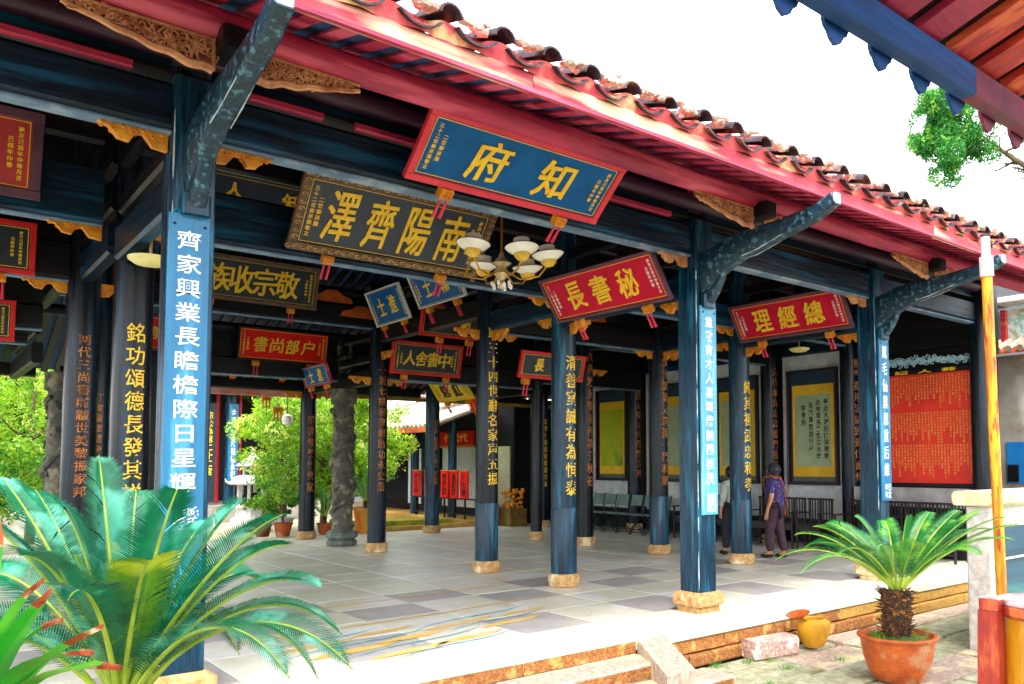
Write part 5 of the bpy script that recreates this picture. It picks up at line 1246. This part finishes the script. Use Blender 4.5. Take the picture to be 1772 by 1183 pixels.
for y, tx in ((18.75, '忠孝傳家久'), (21.5, '詩書繼世長')):
    o = MB().box(12.33, 12.37, y-.1, y+.1, .8, 2.3).build('yellow_strip', BLKP, wg); s = MB(); text_into(s, vert(tx), .13, 1.3, lambda u, v, oo: (12.325-oo, y-u, 1.55+v), bold=.02); s.build('characters', GOLDT, o)
b = MB().hexa([(10.85,18.8,2.5),(14.2,18.8,3.7),(14.2,25.3,3.7),(10.85,25.3,2.5)], [(10.85,18.8,2.56),(14.2,18.8,3.76),(14.2,25.3,3.76),(10.85,25.3,2.56)]); b.build('roof_deck', LACQ_K, wg)
ct = None
for k in range(27):
    y = 18.9+.24*k
    if ct is None: ct = MB().tube([(10.8, 0, 2.59), (14.1, 0, 3.78)], .075, 8).mesh('roof_tile', TILEL, True)
    link('roof_tile', ct, wg, (0, y, 0))
MB().bar('y', 18.8, 25.3, 10.8, 10.86, 2.42, 2.55, .01).build('fascia_board', mat('orange_fascia', '#d8642c', .6, '#a8401c', 4, .2), wg)
MB().hexa([(10.7,18.3,2.95),(14.2,18.3,3.85),(14.2,18.75,3.85),(10.7,18.75,2.95)], [(10.7,18.3,3.05),(14.2,18.3,3.95),(14.2,18.75,3.95),(10.7,18.75,3.05)]).build('gable_ridge', TILEL, wg)
# placards on a rack
rk = thing('placard_rack', 'black wooden rack carrying the red placards', 'rack', (11.35, 19.4, .14))
MB().bar('y', -1.7, 1.5, -.02, .02, .5, .54, .006).build('rail', LACQ_K, rk); MB().bar('y', -1.7, 1.5, -.02, .02, .1, .14, .006).build('rail', LACQ_K, rk)
for k in range(7): MB().bar('z', 0, .5, -.02, .02, -1.68+.52*k-.02, -1.68+.52*k+.02, .005).build('upright', LACQ_K, rk)
for k, (y, tx) in enumerate(((20.75, '張氏宗'), (20.1, '文魁第'), (19.2, '肅靜牌'), (18.72, '迴避牌'), (18.22, '進士第'))):
    pos = ['leftmost red placard, alone left of the square column', 'second red placard, just left of the rear blue column', 'third red placard, immediately right of the rear blue column', 'fourth red placard, centre of the rack', 'fifth red placard, beside the dark inner column'][k]
    t = thing('red_placard', pos+', with black characters', 'placard', (11.31, y, .68), (0, 0, -PI/2), 'red placards on the rack')
    MB().box(-.19, .19, -.02, .02, 0, .7).build('board', REDP2, t)
    MB().bar('x', -.22, .22, -.025, .025, .701, .73, .005).build('edge', GOLD, t)
    s = MB(); text_into(s, vert(tx), .2, .56, lambda u, v, o: (u, -.0205-o, .35+v), bold=.03); s.build('characters', BLACKT, t)
al = thing('gilt_altar', 'low gilt altar heap with a red cloth beside the cream door', 'altar', (12.1, 17.35, .0))
MB().bar('y', -.45, .45, -.25, .25, 0, .45, .02).build('table', mat('dark_gilt_wood', '#8a6a20', .5, '#4c3810', 6, .3), al)
q = random.Random(4); b = MB()
for k in range(60): b.ball((q.uniform(-.2, .2), q.uniform(-.4, .1), .46+q.uniform(0, .45)), q.uniform(.03, .07), 6)
b.build('gilt_carving', GOLD, al)
MB().box(-.262, -.252, .05, .3, .1, .55).build('red_cloth', REDPOST, al)
MB().box(8.9, 11.04, 17.63, 17.85, -.12, .1).build('kerb', YSTONE, wg)
MB().box(8.7, 11.04, 18.4, 19.2, -.12, .18).build('mossy_step', mat('mossy_yellow_stone', '#c8b83c', .85, '#7c8c24', 6, .5, 30), wg)
b = MB(); q = random.Random(16)
for i in range(260):
    if i < 150: x, y, z = q.uniform(2, 11), q.uniform(3.2, 5.3), GZ+.012
    else: x, y, z = q.uniform(2, 12), 5.6+abs(q.gauss(0, 1.2)), .004
    if z < 0 and y > 4.7 and x < 5.7: continue
    a = q.uniform(0, 6.28); s_ = q.uniform(.008, .022)
    b.add([(x+math.cos(a)*s_, y+math.sin(a)*s_, z), (x-math.sin(a)*s_*.4, y+math.cos(a)*s_*.4, z+.004), (x-math.cos(a)*s_, y-math.sin(a)*s_, z), (x+math.sin(a)*s_*.4, y-math.cos(a)*s_*.4, z+.003)], [(0, 1, 2, 3)])
o = b.build('fallen_leaves', mat('dead_leaf', '#8a6a3c', .8, '#4c3820', 20, .1)); o['kind'] = 'stuff'
# weeds
b = MB(); q = random.Random(6)
for cx, cyy in ((6.25, 5.38), (6.6, 5.3), (6.1, 4.65), (6.75, 4.9), (5.7, 4.45), (7.4, 4.75), (6.9, 5.25), (8.3, 4.3)):
    for i in range(40):
        a = q.uniform(0, 6.28); l = q.uniform(.02, .06); x, y = cx+q.gauss(0, .05), cyy+q.gauss(0, .03)
        b.add([(x-.004, y, GZ), (x+.004, y, GZ), (x+math.cos(a)*l*.7, y+math.sin(a)*l*.7, GZ+l)], [(0, 1, 2)])
o = b.build('weeds', LEAFG); o['kind'] = 'stuff'
